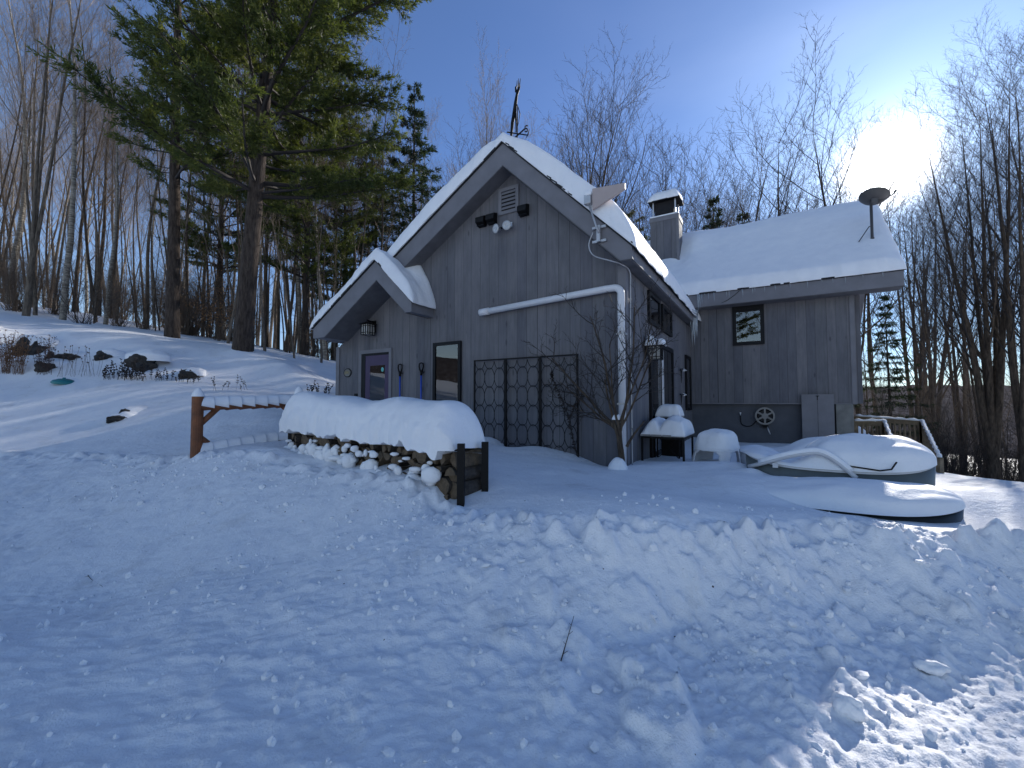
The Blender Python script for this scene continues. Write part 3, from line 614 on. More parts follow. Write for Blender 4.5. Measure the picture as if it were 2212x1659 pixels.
# entry door
dc = MB().box(-6.83, -6.74, -.03, 0, .8, 2.86).box(-5.75, -5.66, -.03, 0, .8, 2.86).box(-6.83, -5.66, -.032, 0, 2.86, 2.95).build('door_casing', M['trim'], H)
dr = MB().box(-6.60, -6.43, -.012, -.002, .85, 2.80).box(-5.90, -5.745, -.012, -.002, .85, 2.80).box(-6.43, -5.90, -.012, -.002, 2.55, 2.80).box(-6.43, -5.90, -.012, -.002, .85, 1.1).build('door', M['purple'], H)
MB().box(-6.735, -6.605, -.018, -.001, .85, 2.86).box(-6.605, -5.75, -.018, -.001, 2.80, 2.86).build('door_jamb', M['frame'], dr)
MB().box(-6.43, -5.90, -.008, -.005, 1.1, 2.55).build('pane', M['glass'], dr)
MB().box(-6.43, -5.90, -.003, -.001, 1.1, 2.55).build('dark_room_plate', M['interior'], dr)  # plate coloured as the unlit hall behind the door glass
sk = MB(); sk.v = [(-5.99 + .045 * math.cos(t), -.0095, 2.44 + .055 * math.sin(t)) for t in np.linspace(0, 2 * math.pi, 20, endpoint=False)]; sk.f = [tuple(range(20))]; sk.build('sticker', M['teal_sticker'], dr)
MB().box(-6.99, -6.89, -.03, 0, 1.62, 1.86).build('doorbell_box', M['black'], H)
# louvre and vents
lv = MB()
L0, L1, Z0, Z1 = -2.60, -2.12, 5.48, 6.03
lv.box(L0, L1, -.03, 0, Z1 - .07, Z1).box(L0, L1, -.03, 0, Z0, Z0 + .07).box(L0, L0 + .07, -.03, 0, Z0 + .07, Z1 - .07).box(L1 - .07, L1, -.03, 0, Z0 + .07, Z1 - .07)
lo = lv.build('louvre', M['trim'], H)
MB().box(L0 + .07, L1 - .07, -.004, -.001, Z0 + .07, Z1 - .07).build('vent_dark_plate', M['interior'], lo)  # dark plate in place of the unlit hollow behind the slats
lv = MB()
for k in range(5):
    z = Z0 + .10 + k * .078; lv.add([(L0 + .07, -.028, z), (L1 - .07, -.028, z), (L1 - .07, -.006, z + .05), (L0 + .07, -.006, z + .05), (L0 + .07, -.028, z + .01), (L1 - .07, -.028, z + .01), (L1 - .07, -.006, z + .06), (L0 + .07, -.006, z + .06)],
        [(0,1,2,3),(7,6,5,4),(0,4,5,1),(1,5,6,2),(2,6,7,3),(3,7,4,0)])
lv.build('slat', M['trim'], lo)
for va in (-3.0, -2.74, -1.985):
    vo = MB().prismx([(-.01, 5.33), (-.01, 5.56), (-.13, 5.52), (-.15, 5.50), (-.15, 5.40)], va - .10, va + .10).build('dryer_vent', M['black'], H)
    MB().box(va - .09, va + .09, -.12, -.01, 5.335, 5.345).build('flap', M['frame'], vo)

# ------------------------------------------------------------------ trees
def segs_mesh(name, S, mat, parent=None, n=3):
    """S: array of (p0, p1, r0, r1) rows -> thin three-sided prisms"""
    S = np.asarray(S, float); p0 = S[:, 0:3]; p1 = S[:, 3:6]; r0 = S[:, 6:7]; r1 = S[:, 7:8]
    d = p1 - p0; L = np.linalg.norm(d, axis=1, keepdims=True) + 1e-9; d = d / L
    up = np.where(np.abs(d[:, 2:3]) < .9, np.array([[0, 0, 1.]]), np.array([[1., 0, 0]])); x = np.cross(d, up); x /= np.linalg.norm(x, axis=1, keepdims=True); y = np.cross(d, x)
    rings = []
    for P, r in ((p0, r0), (p1 + d * r1 * .5, r1)):
        for k in range(n): t = 2 * math.pi * k / n; rings.append(P + (x * math.cos(t) + y * math.sin(t)) * r)
    V = np.stack(rings, 1).reshape(-1, 3); base = (np.arange(len(S)) * 2 * n)[:, None]
    Q = np.concatenate([base + np.array([[k, (k + 1) % n, (k + 1) % n + n, k + n]]) for k in range(n)])
    return V, Q
def rot_about(d, ang, az):
    o = d.orthogonal().normalized(); o = Matrix.Rotation(az, 3, d) @ o; return (d * math.cos(ang) + o * math.sin(ang)).normalized()
class Tree:
    def __init__(s, seed): s.r = random.Random(seed); s.thick = MB(); s.S = []
    def limb(s, p, d, r, L, lvl, P):
        n = P['n'][lvl]; pts = [p.copy()]; rad = [r]; R = s.r; st = L / n; d = d.copy()
        kids = []
        for i in range(n):
            wob = P['wob'][lvl]; d = (d + Vector((R.uniform(-1,1), R.uniform(-1,1), R.uniform(-1,1))) * wob + Vector((0,0,P['up'][lvl]))).normalized()
            p = p + d * st; t = (i + 1) / n; rr = r * (1 - t * P['tap'][lvl]); pts.append(p.copy()); rad.append(rr)
            kids.append((p.copy(), d.copy(), rr, t))
        if lvl == 0 or r > .045:
            s.thick.tube(pts, rad, 9 if lvl == 0 else 6, cap=False)
        else:
            for i in range(n): s.S.append((*pts[i], *pts[i + 1], rad[i], rad[i + 1]))
        if lvl + 1 < P['lv']:
            t0 = P['t0'][lvl]; cnt = P['kids'][lvl]
            ga = R.uniform(0, 6.3)
            for k in range(cnt):
                t = t0 + (1 - t0) * (k + R.uniform(.1, .9)) / cnt; i = min(n - 1, int(t * n)); f = t * n - i
                pp = pts[i].lerp(pts[i + 1], f); dd = (pts[i + 1] - pts[i]).normalized(); rr = rad[i] + (rad[i + 1] - rad[i]) * f
                ga += 2.4 + R.uniform(-.4, .4); an = P['ang'][lvl] * R.uniform(.7, 1.25)
                Lk_ = L * P['len'][lvl] * R.uniform(.65, 1.15) * (1 - P['fall'][lvl] * (t - t0) / (1 - t0 + 1e-6))
                s.limb(pp, rot_about(dd, an, ga), max(P.get('rm', 1) * (.02, .011, .0055, .0036, .0028)[lvl + 1], min(rr * .8, rr * P['rk'][lvl] * R.uniform(.8, 1.2))), Lk_, lvl + 1, P)
    def meshes(s, name, bark, twig):
        me = bpy.data.meshes.new(name + '_trunk'); me.from_pydata(s.thick.v, [], s.thick.f); me.materials.append(bark); me.polygons.foreach_set('use_smooth', [True] * len(me.polygons)); me.update()
        V, Q = segs_mesh('x', s.S, None); o = np_mesh(name + '_crown', V, Q, twig); m2 = o.data; bpy.data.objects.remove(o)
        return me, m2
HARD = dict(lv=5, n=[18,8,6,4,3], wob=[.05,.09,.13,.16,.18], up=[.02,.10,.09,.05,.03], tap=[.97,.85,.85,.8,.6], t0=[.38,.22,.15,.1], kids=[15,8,6,5], ang=[.75,.62,.62,.65], len=[.40,.52,.50,.52], fall=[.55,.4,.35,.3], rk=[.40,.50,.55,.6])
def proto(seed, bark, twig, Hh=20, r=.2, **kw):
    P = dict(HARD); P.update(kw); t = Tree(seed); t.limb(Vector((0, 0, -.3)), Vector((t.r.uniform(-.05,.05), t.r.uniform(-.05,.05), 1)).normalized(), r, Hh, 0, P)
    return t.meshes('hardwood', M[bark], M[twig])
PR = {}
# tall forest maples, bare
PR['m1'] = proto(1, 'bark_grey', 'twig_grey', 20, .155, rm=1.2)
PR['m2'] = proto(2, 'bark_brown', 'twig_brown', 20, .135, rm=1.2, ang=[.6,.55,.6,.65])
PR['m3'] = proto(3, 'bark_grey', 'twig_brown', 20, .12, rm=1.2, t0=[.5,.25,.15,.1], ang=[.55,.5,.55,.6])
PR['b1'] = proto(4, 'bark_pale', 'twig_grey', 20, .125, t0=[.42,.2,.15,.1], ang=[.5,.45,.5,.55], len=[.30,.55,.5,.5])
PR['d1'] = proto(5, 'bark_brown', 'twig_dark', 20, .16, rm=1.1, ang=[.65,.6,.6,.62], t0=[.3,.2,.15,.1], kids=[17,8,6,5])
PR['d2'] = proto(6, 'bark_brown', 'twig_dark', 20, .14, rm=1.1, ang=[.55,.6,.65,.65], t0=[.35,.2,.15,.1])
# slim understorey poles and saplings
PR['s1'] = proto(7, 'bark_grey', 'twig_grey', 20, .085, t0=[.3,.2,.15,.1], kids=[16,5,4,4], len=[.20,.5,.5,.5], ang=[.6,.5,.55,.6])
PR['s2'] = proto(8, 'bark_brown', 'twig_brown', 20, .08, t0=[.15,.2,.15,.1], kids=[22,5,4,3], len=[.17,.5,.5,.5], ang=[.75,.55,.55,.6])
PR['e1'] = proto(31, 'bark_brown', 'twig_dark', 20, .22, rm=1.75, n=[16,8,6,5,3], kids=[14,8,5,4], rk=[.56,.58,.6,.6], ang=[.62,.62,.6,.6], len=[.42,.52,.46,.42], wob=[.05,.12,.17,.2,.2], t0=[.34,.2,.15,.1])
PR['e2'] = proto(32, 'bark_brown', 'twig_dark', 20, .19, rm=1.75, n=[16,8,6,5,3], kids=[13,8,5,4], rk=[.56,.58,.6,.6], ang=[.50,.60,.6,.6], len=[.46,.50,.46,.42], wob=[.06,.13,.17,.2,.2], t0=[.3,.2,.15,.1])
PR['e3'] = proto(33, 'bark_grey', 'twig_grey', 20, .17, rm=1.4, n=[16,8,6,5,3], kids=[16,8,5,4], rk=[.5,.58,.6,.6], ang=[.42,.45,.5,.6], len=[.36,.50,.46,.42], wob=[.05,.12,.15,.2,.2], t0=[.3,.2,.15,.1])
# broad forked crown
def forked(seed, bark, twig, Hh, r, nst, spread, dead=0):
    t = Tree(seed); R = t.r; P = dict(HARD); P.update(rm=1.0, tap=[.95,.85,.85,.8,.6], kids=[12,7,6,5], t0=[.22,.2,.15,.1], n=[12,7,5,4,3], ang=[.55,.55,.6,.6], len=[.42,.52,.5,.52], wob=[.03,.07,.12,.15,.16], up=[.035,.09,.08,.05,.03])
    hb = Hh * .12; t.thick.tube([(0,0,-.3),(0,0,0),(0.02,0,hb*.5),(0,0,hb)], [r*1.15, r, r*.92, r*.9], 10, cap=False)
    for k in range(nst):
        az_ = 6.283 * k / nst + R.uniform(-.4,.4); an = spread * R.uniform(.5, 1.1)
        d = Vector((math.sin(an) * math.cos(az_), math.sin(an) * math.sin(az_), math.cos(an)))
        t.limb(Vector((0, 0, hb - .15)), d, r * R.uniform(.5, .68), (Hh - hb) * R.uniform(.85, 1.02), 0, P)
    return t.meshes('forked', M[bark], M[twig])
PR['f1'] = forked(11, 'bark_brown', 'twig_dark', 20, .24, 5, .13)
PR['f2'] = forked(12, 'bark_brown', 'twig_dark', 20, .19, 4, .13)
PR['f3'] = forked(13, 'bark_grey', 'twig_grey', 20, .20, 3, .15)

def needles(name, C, D, size, mat, rs_, blades=9, wid=.075):
    """bundles of needle blades: C centres, D directions"""
    n = len(C); V = []; 
    for b_ in range(blades):
        dv = D + rs_.normal(0, .62, (n, 3)); dv /= np.linalg.norm(dv, axis=1, keepdims=True)
        sd = np.cross(dv, rs_.normal(0, 1, (n, 3))); sd /= np.linalg.norm(sd, axis=1, keepdims=True) + 1e-9
        L = size * rs_.uniform(.6, 1.2, (n, 1)); wv = size * wid
        V.append(np.stack([C - sd * wv * .5, C + dv * L * .6 + sd * wv, C + dv * L, C + dv * L * .55 - sd * wv], 1))
    V = np.concatenate(V).reshape(-1, 3); Q = np.arange(len(V)).reshape(-1, 4); o = np_mesh(name, V, Q, mat, smooth=False); m = o.data; bpy.data.objects.remove(o); return m
def conifer(seed, Hh, r, cb, whorl, blen, dens, size, mat, bark, droop=.0, dead_from=1.2, shape='pine', tuft=1.0, side=None):
    R = random.Random(seed); rs_ = np.random.RandomState(seed); T = MB(); S = []; C = []; D = []
    pts = []; p = Vector((0, 0, -.4)); n = 16; lean = Vector((R.uniform(-.015,.015), R.uniform(-.015,.015), 0)); rad = []
    for i in range(n + 1):
        pts.append(p.copy()); t = i / n; rad.append(r * (1.15 if i == 0 else 1) * (1 - t * .9)); p = p + (Vector((0, 0, 1)) + lean + Vector((R.uniform(-.008,.008), R.uniform(-.008,.008), 0))) * (Hh / n)
    T.tube(pts, rad, 12, cap=False)
    def at_h(h):
        t = min(.999, max(0, (h + .4) / Hh)) * n; i = int(t); return pts[i].lerp(pts[i + 1], t - i)
    z = dead_from; ga = 0
    while z < Hh - .3:
        live = smooth01((z - cb) / (Hh * .10 + .5)); live = float(live); top = (Hh - z) / (Hh - cb)
        nb = R.randint(4, 6) if z > cb else R.randint(1, 3)
        for k in range(nb):
            ga += 2.4 + R.uniform(-.6, .6)
            if shape == 'pine': L = blen * (.35 + .65 * min(1, top * 1.6)) * R.uniform(.6, 1.15) if z > cb else R.uniform(.6, 2.2)
            else: L = blen * max(.06, top) * R.uniform(.8, 1.1)
            if side and z > cb: L *= 1 + side[2] * max(0, math.cos(ga - side[0])) - side[1] * max(0, -math.cos(ga - side[0]))
            zz = z + R.uniform(-.25, .25); o = at_h(zz); el = R.uniform(.0, .35) if shape == 'pine' else -droop
            if z < cb: el = R.uniform(-.3, .3)
            d = Vector((math.cos(ga) * math.cos(el), math.sin(ga) * math.cos(el), math.sin(el))); m_ = 7; q = o.copy(); br = max(.012, .018 * L) if z > cb else .012
            nodes = [q.copy()]
            for j in range(m_):
                d = (d + Vector((R.uniform(-.12,.12), R.uniform(-.12,.12), R.uniform(-.06,.06) + (.03 if shape == 'pine' else .02)))).normalized()
                q2 = q + d * L / m_; S.append((*q, *q2, br * (1 - j / m_ * .85), br * (1 - (j + 1) / m_ * .85))); q = q2; nodes.append(q.copy())
            if z < cb:
                for j in range(2, m_): 
                    sd = rot_about(d, .8, R.uniform(0, 6.3)); e = nodes[j] + sd * R.uniform(.15, .5); S.append((*nodes[j], *e, .006, .003))
                continue
            ns = int((6 + L * 5) * dens)
            for s_ in range(ns):
                t = R.uniform(.18 if shape != 'pine' else .3, 1); j = min(m_ - 1, int(t * m_)); b0 = nodes[j].lerp(nodes[j + 1], t * m_ - j); bd = (nodes[j + 1] - nodes[j]).normalized()
                hz_ = bd.cross(Vector((0, 0, 1))).normalized() * R.choice((-1, 1)); sd = (bd * R.uniform(.4, 1) + hz_ * R.uniform(.4, 1.1) + Vector((0, 0, R.uniform(-.15, .35) - (.25 if shape != 'pine' else 0)))).normalized()
                sl_ = L * R.uniform(.12, .30) * (1.15 - .6 * t); e = b0 + sd * sl_; S.append((*b0, *e, .007, .003))
                nt_ = max(2, int(sl_ / (size * .55) * tuft))
                for u in range(nt_):
                    f = (u + R.uniform(.2, 1)) / nt_; C.append(b0.lerp(e, f) + Vector((R.uniform(-1,1), R.uniform(-1,1), R.uniform(-.6,.6))) * size * .35); D.append(sd)
            C.append(q); D.append(d)
        z += whorl * R.uniform(.8, 1.2)
    me = bpy.data.meshes.new('conifer_trunk'); me.from_pydata(T.v, [], T.f); me.materials.append(bark); me.polygons.foreach_set('use_smooth', [True] * len(me.polygons)); me.update()
    V, Q = segs_mesh('x', S, None); o = np_mesh('b', V, Q, M['twig_dark']); mb_ = o.data; bpy.data.objects.remove(o)
    nm = needles('needles', np.array([c[:] for c in C]), np.array([c[:] for c in D]), size, mat, rs_)
    return me, mb_, nm
PC = {}
PC['p1'] = conifer(21, 23, .25, 6.6, .85, 3.3, 1.0, .20, M['needle'], M['bark_pine'], side=(0.0, .30, .25))
PC['p2'] = conifer(22, 24, .30, 5.2, .62, 4.8, 1.75, .20, M['needle'], M['bark_pine'], side=(0.0, .30, .02))
PC['p3'] = conifer(23, 20, .20, 4.0, .75, 3.4, 1.25, .22, M['needle'], M['bark_pine'])
PC['sp'] = conifer(24, 20, .20, 1.0, .62, 5.2, .75, .28, M['needle_spruce'], M['bark_pine'], droop=-.05, shape='spruce', dead_from=.8, tuft=.8)
PC['sp2'] = conifer(25, 20, .20, 4.0, .80, 4.2, .7, .28, M['needle_spruce'], M['bark_pine'], droop=.1, shape='spruce', dead_from=2.5, tuft=.8)

HTS = {}
def put(kind, x, y, h, label, cat, group, name, rz=None, z=None, sxy=1.0, lean=(0, 0)):
    ms = PR.get(kind) or PC[kind]
    if kind not in HTS: zs_ = np.concatenate([np.array([v.co.z for v in m_.vertices]) for m_ in ms]); HTS[kind] = .5 * (float(np.percentile(zs_, 98.5)) + float(zs_.max()))
    s = h / HTS[kind]; sxy = sxy * (HTS[kind] / {'p1': 23, 'p2': 24}.get(kind, 20)) ** .6
    o = empty(name, (x, y, (gz(x, y) if z is None else z) - .05), rz if rz is not None else rng.uniform(0, 6.28), label, cat, group)
    o.rotation_euler = (lean[0], lean[1], o.rotation_euler[2]); o.scale = (s * sxy, s * sxy, s)
    for m_, nm in zip(ms, ('trunk', 'crown') if len(ms) == 2 else ('trunk', 'branches', 'needles')):
        c = bpy.data.objects.new(nm, m_); COL.objects.link(c); c.parent = o
    return o
def put_px(kind, px, d, top_py, *a, **k):
    """stand a tree at image column px and distance d, tall enough to reach the sight line of row top_py"""
    x = (px - CX) / F * d; z = gz(x, d); tp = at(px, top_py, d); return put(kind, x, d, tp.z - z + .3, *a, **k)

WOODL = 'bare trees of the wood on the left slope'; LWOODL = 'bare forest tree standing in the wood on the snowy left slope'
put_px('p1', 368, 16.0, -420, 'tall white pine, the left one of the two thick-trunked pines on the slope', 'pine tree', None, 'pine_tree', rz=.3, lean=(0, -.005))
put_px('p2', 522, 14.2, -640, 'thickest white pine leaning right, its green crown reaching over beside the entry roof', 'pine tree', None, 'pine_tree', rz=0, lean=(0, .05))
put_px('p3', 655, 21, 30, 'white pine standing behind the right side of the thickest leaning pine', 'pine tree', None, 'pine_tree', rz=1)
put_px('p3', 745, 25, 190, 'smaller pine with a drooping green crown just left of the entry roof', 'pine tree', None, 'pine_tree', rz=2.6)
put_px('p3', 470, 24, 60, 'white pine half hidden between the two thick-trunked pines', 'pine tree', None, 'pine_tree', rz=4)
put_px('sp', 892, 27, 200, 'dark pointed spruce rising behind the left roof slope against the sky', 'spruce tree', None, 'spruce_tree', rz=1)
put_px('sp2', 812, 29, 330, 'shorter dark spruce left of the pointed spruce behind the roof', 'spruce tree', None, 'spruce_tree', rz=2)
put_px('f3', 48, 19.5, -330, 'tall pale tree forking near its base at the left edge of the picture', 'tree', None, 'forest_tree', rz=.5, lean=(0, .04), sxy=.62)
put_px('b1', 128, 20, -260, 'straight pale-barked tree right of the forked tree at the left edge', 'tree', None, 'forest_tree', rz=1.5, lean=(0, .03))
put_px('b1', 5, 23, -200, 'pale-barked tree cut by the left edge of the picture', 'tree', None, 'forest_tree', rz=2.5)
rs = np.random.RandomState(17)
def scatter(pxr, dr, n, kinds, topf, label, group, cat='tree', name='forest_tree', avoid=None, mind=.8):
    done = []
    tries = 0
    while len(done) < n and tries < n * 30:
        tries += 1; px = rs.uniform(*pxr); d = rs.uniform(dr[0] ** .5, dr[1] ** .5) ** 2; x = (px - CX) / F * d
        if avoid and avoid(px, d): continue
        if any((x - a) ** 2 + (d - b) ** 2 < mind ** 2 for a, b in done): continue
        done.append((x, d)); k = kinds[rs.randint(len(kinds))]; h = topf(px, d)
        put(k, x, d, h, label, cat, group, name, sxy=rs.uniform(.75, 1.05), lean=(rs.uniform(-.04, .04), rs.uniform(-.05, .05)))
near_ok = lambda px, d: d < (19.5 if px < 330 else 15.5 + max(0, (620 - px) / 150))
scatter((-40, 760), (15.5, 24), 34, ['s1', 's2', 's1', 'm3', 's2'], lambda p, d: rs.uniform(7, 15), 'slim bare young tree among the trunks on the left slope', 'slim young trees of the left wood', avoid=near_ok, name='slim_tree')
scatter((-60, 820), (23, 42), 34, ['s1', 's2', 'm3'], lambda p, d: rs.uniform(10, 19), 'slim bare young tree deeper among the trunks on the left slope', 'slim young trees deeper in the left wood', name='slim_tree')
scatter((-60, 800), (20, 36), 54, ['m1', 'm2', 'm3', 'b1', 's1', 's2', 's2'], lambda p, d: rs.uniform(16, 22), LWOODL, WOODL, avoid=near_ok, mind=1.2)
scatter((-80, 960), (34, 62), 56, ['m1', 'm2', 'm3', 'b1', 's2'], lambda p, d: rs.uniform(18, 25), LWOODL, WOODL, mind=1.6)
scatter((560, 860), (20, 34), 14, ['m2', 'm3', 's1', 's2'], lambda p, d: rs.uniform(11, 16), LWOODL, WOODL, mind=1.2)
# behind the house
B = [('e3', 985, 33, 190, 'pale fine-twigged tree, tallest left of the weather vane'), ('e3', 940, 37, 235, 'pale fine-twigged tree just right of the dark spruce'),
     ('e3', 1048, 35, 225, 'fine-twigged bare tree directly behind the weather vane'), ('e1', 1215, 27, 118, 'wide-crowned bare tree, the tallest behind the right slope of the main roof'),
     ('e2', 1275, 29, 190, 'bare tree leaning right beside the wide-crowned tree behind the roof'), ('s2', 1150, 34, 250, 'small bare tree between the weather vane and the wide-crowned tree'),
     ('e2', 1335, 25, 345, 'low bare tree behind the pale antenna'), ('e2', 1405, 27, 320, 'slender crooked tree right behind the chimney'),
     ('e2', 1480, 32, 335, 'bare tree just right of the chimney'), ('e1', 1562, 29, 222, 'tallest bare tree above the wing roof, with a straight trunk'),
     ('e1', 1635, 30, 258, 'many-stemmed bare tree spreading right above the wing roof'), ('e2', 1700, 34, 330, 'bare tree behind the many-stemmed tree above the wing roof'),
     ('e1', 1803, 30, 212, 'bare tree left of the satellite dish'), ('e2', 1862, 31, 268, 'thin bare tree directly behind the satellite dish'),
     ('m2', 1440, 38, 350, 'faint bare tree between the chimney and the wing ridge'), ('s2', 1750, 40, 400, 'low distant bare tree over the ridge of the wing roof')]
for k, px, d, ty, lab in B: put_px(k, px, d, ty, lab, 'tree', None, 'forest_tree', rz=px * .37)
for i, (px, d, ty) in enumerate([(965, 38, 230), (1010, 40, 215), (1030, 36, 260), (925, 42, 290), (1070, 41, 270), (1190, 33, 190), (1250, 34, 165), (1310, 33, 300), (1450, 36, 330), (1535, 35, 270), (1590, 33, 290), (1670, 36, 300), (1715, 33, 360), (1820, 36, 270)]):
    put_px(['e3', 'e3', 'e2', 'e1'][i % 4] if px < 1100 else ['e2', 'e1'][i % 2], px, d, ty, 'bare tree in the second row over the house roofs, partly covered by a nearer tree', 'tree', 'second row of bare trees behind the house', 'forest_tree', rz=px * .71)
put_px('sp2', 1540, 30, 440, 'small dark evergreen showing low over the wing roof', 'spruce tree', None, 'spruce_tree')
put_px('sp2', 1608, 31, 470, 'smallest dark evergreen at the foot of the many-stemmed tree over the wing roof', 'spruce tree', None, 'spruce_tree')
for i, (px, d, ty) in enumerate([(1180, 27, 420), (1290, 30, 470), (1390, 26, 560), (1470, 30, 520), (1660, 27, 560), (1740, 33, 540), (1130, 34, 430), (1350, 36, 470)]):
    o = put_px('p3' if i % 2 else 'sp', px, d, ty, 'evergreen standing hidden close behind the house roofs', 'evergreen tree', 'evergreens close behind the house', 'evergreen_tree')
BHG = 'distant bare trees behind the house'
for i in range(16):
    px = rs.uniform(1000, 1900); d = rs.uniform(38, 70); put_px(['m2', 'd1', 'd2', 'm1', 'b1'][i % 5] if px > 1350 else ['m1', 'b1', 'm3'][i % 3], px, d, rs.uniform(370, 450), 'faint bare tree of the distant row behind the house', 'tree', BHG, 'forest_tree')
# right wood
RWG = 'bare trees of the wood on the right'; RWL = 'dark bare tree in the dense wood to the right of the house'
Rr = [('f1', 2140, 17, 105, 'thick dark tree forking into many stems, largest at the right'), ('f2', 2205, 16, 40, 'dark forked tree right of the largest one, near the right edge'),
      ('d1', 2030, 30, 345, 'dark tree rising between the satellite dish and the largest forked tree'), ('f2', 2075, 34, 320, 'dark forked tree far behind the deck stair posts'),
      ('d2', 2240, 18, 60, 'dark bare tree cut by the right edge of the picture'), ('f1', 2320, 19, 60, 'forked tree reaching in over the right edge of the picture'),
      ('f2', 1975, 38, 340, 'forked tree farther back, just right of the satellite dish'), ('d1', 1915, 40, 285, 'dark bare tree close to the right edge of the dish'),
      ('f1', 2010, 44, 350, 'distant forked tree seen between the dish and the right wood')]
for k, px, d, ty, lab in Rr: put_px(k, px, d, ty, lab, 'tree', None, 'forest_tree', rz=px * .7)
put_px('sp2', 1925, 21, 650, 'drooping dark evergreen right behind the end of the wing', 'spruce tree', None, 'spruce_tree')
scatter((1890, 2420), (18, 34), 30, ['d1', 'd2', 'm2', 's2', 'd2'], lambda p, d: rs.uniform(15, 20) if not 1890 < p < 2120 else rs.uniform(4.5, 7), RWL, RWG, mind=1.3)
scatter((1800, 2450), (34, 75), 52, ['d1', 'd2', 'm2', 's2'], lambda p, d: rs.uniform(15, 21) if not (1880 < p < 2120) else rs.uniform(9, 13), RWL, RWG, mind=1.8)
scatter((1870, 2400), (17, 30), 26, ['s2', 's1'], lambda p, d: rs.uniform(5, 10), 'thin bare sapling in the thicket of the right wood', 'saplings of the right wood', name='sapling')
for i in range(14):
    x = rs.uniform(-30, 26); y = -rs.uniform(9, 20); put(['m1', 'p3', 'd1', 'p3', 'm2'][i % 5], x, y, rs.uniform(15, 20), 'bare or evergreen tree across the road, mirrored in the windows', 'tree', 'trees across the road', 'forest_tree', z=0)
# brush
def bush(seed, Hh, n, mat, spread=.9, leaf=None, label='', cat='shrub', name='shrub', loc=(0, 0)):
    R = random.Random(seed); S = []; C = []; D = []
    for k in range(n):
        p = Vector((R.gauss(0, .12), R.gauss(0, .12), -.1)); az_ = R.uniform(0, 6.28); an = R.uniform(.05, spread); d = Vector((math.sin(an) * math.cos(az_), math.sin(an) * math.sin(az_), math.cos(an))); L = Hh * R.uniform(.55, 1.1); r = R.uniform(.006, .014)
        for j in range(7):
            d = (d + Vector((R.uniform(-.15,.15), R.uniform(-.15,.15), .03))).normalized(); q = p + d * L / 7; S.append((*p, *q, r * (1 - j / 8), r * (1 - (j + 1) / 8)))
            if j > 1:
                for _ in range(2):
                    sd = rot_about(d, R.uniform(.4, .9), R.uniform(0, 6.28)); m_ = q + sd * L * R.uniform(.10, .22); S.append((*q, *m_, r * .4, r * .25))
                    e = m_ + rot_about(sd, .5, R.uniform(0, 6.28)) * L * .12; S.append((*m_, *e, r * .25, .002))
                    if leaf: 
                        for _l in range(3): C.append(q.lerp(e, R.random())); D.append(Vector((R.uniform(-1,1), R.uniform(-1,1), -.6)))
            p = q
    V, Q = segs_mesh('x', S, None); o = np_mesh(name, V, Q, M[mat]); 
    if leaf:
        root = empty(name, (0, 0, 0), 0); o.name = 'stems'; o.parent = root
        nm = needles('leaves', np.array([c[:] for c in C]), np.array([c[:] for c in D]), .06, M[leaf], np.random.RandomState(seed), blades=1, wid=.45); lo_ = bpy.data.objects.new('leaves', nm); COL.objects.link(lo_); lo_.parent = root; o = root
    tag(o, label, cat); o.location = (loc[0], loc[1], gz(*loc)); return o
def bush_px(px, d, *a, **k): return bush(*a, loc=((px - CX) / F * d, d), **k)
bush_px(172, 17.6, 31, 2.4, 34, 'twig_dark', 1.0, label='bare many-stemmed shrub on the crest of the slope at the left')
b0 = bush_px(20, 20.5, 32, 3.4, 60, 'twig_brown', .8, label='brown brushwood along the edge of the left wood', name='brushwood'); b0['group'] = 'brushwood along the left wood'
b1 = bush_px(250, 20.0, 33, 2.8, 55, 'twig_brown', .9, label='brown brushwood along the edge of the left wood', name='brushwood'); b1['group'] = 'brushwood along the left wood'
for i in range(26):
    px = rs.uniform(-60, 420) if i < 18 else rs.uniform(380, 740); d = rs.uniform(20, 30); s_ = (b0, b1)[i % 2]; c = s_.copy(); COL.objects.link(c); x = (px - CX) / F * d; c.location = (x, d, gz(x, d)); c.rotation_euler = (0, 0, rs.uniform(0, 6.28)); k = rs.uniform(.7, 1.25); c.scale = (k, k, k)
c0 = bush_px(1990, 19, 34, 3.0, 60, 'twig_dark', .8, label='dark brushwood under the trees of the right wood', name='brushwood'); c0['group'] = 'brushwood of the right wood'
for i in range(34):
    px = rs.uniform(1880, 2350); d = rs.uniform(15, 34); c = c0.copy(); COL.objects.link(c); x = (px - CX) / F * d; c.location = (x, d, gz(x, d)); c.rotation_euler = (0, 0, rs.uniform(0, 6.28)); k = rs.uniform(.8, 1.5); c.scale = (k, k, k)
bush_px(420, 21, 35, 3.6, 30, 'twig_brown', .7, leaf='beech', label='young beech still holding orange-brown leaves between the two thick pines', cat='beech', name='young_beech')
bush_px(300, 24, 36, 3.2, 26, 'twig_brown', .7, leaf='beech', label='young beech with dry leaves left of the tall left pine', cat='beech', name='young_beech')
bush_px(470, 19, 37, 2.6, 24, 'twig_brown', .7, leaf='beech', label='low young beech with orange leaves beside the trunk of the leaning pine', cat='beech', name='young_beech')

# ------------------------------------------------------------------ things on and round the house
def hroot(name, a, b, z, label, cat, rz=0.0, group=None):
    p = hw(a, b, z); return empty(name, p, -TH + rz, label, cat, group)
def text_bm(s_, size, depth):
    c = bpy.data.curves.new('t', 'FONT'); c.body = s_; c.size = size; c.extrude = depth; c.align_x = 'CENTER'; c.align_y = 'CENTER'; o = bpy.data.objects.new('t', c); COL.objects.link(o)
    dg = bpy.context.evaluated_depsgraph_get(); dg.update(); me = bpy.data.meshes.new_from_object(o.evaluated_get(dg)); bpy.data.objects.remove(o); bpy.data.curves.remove(c); return me
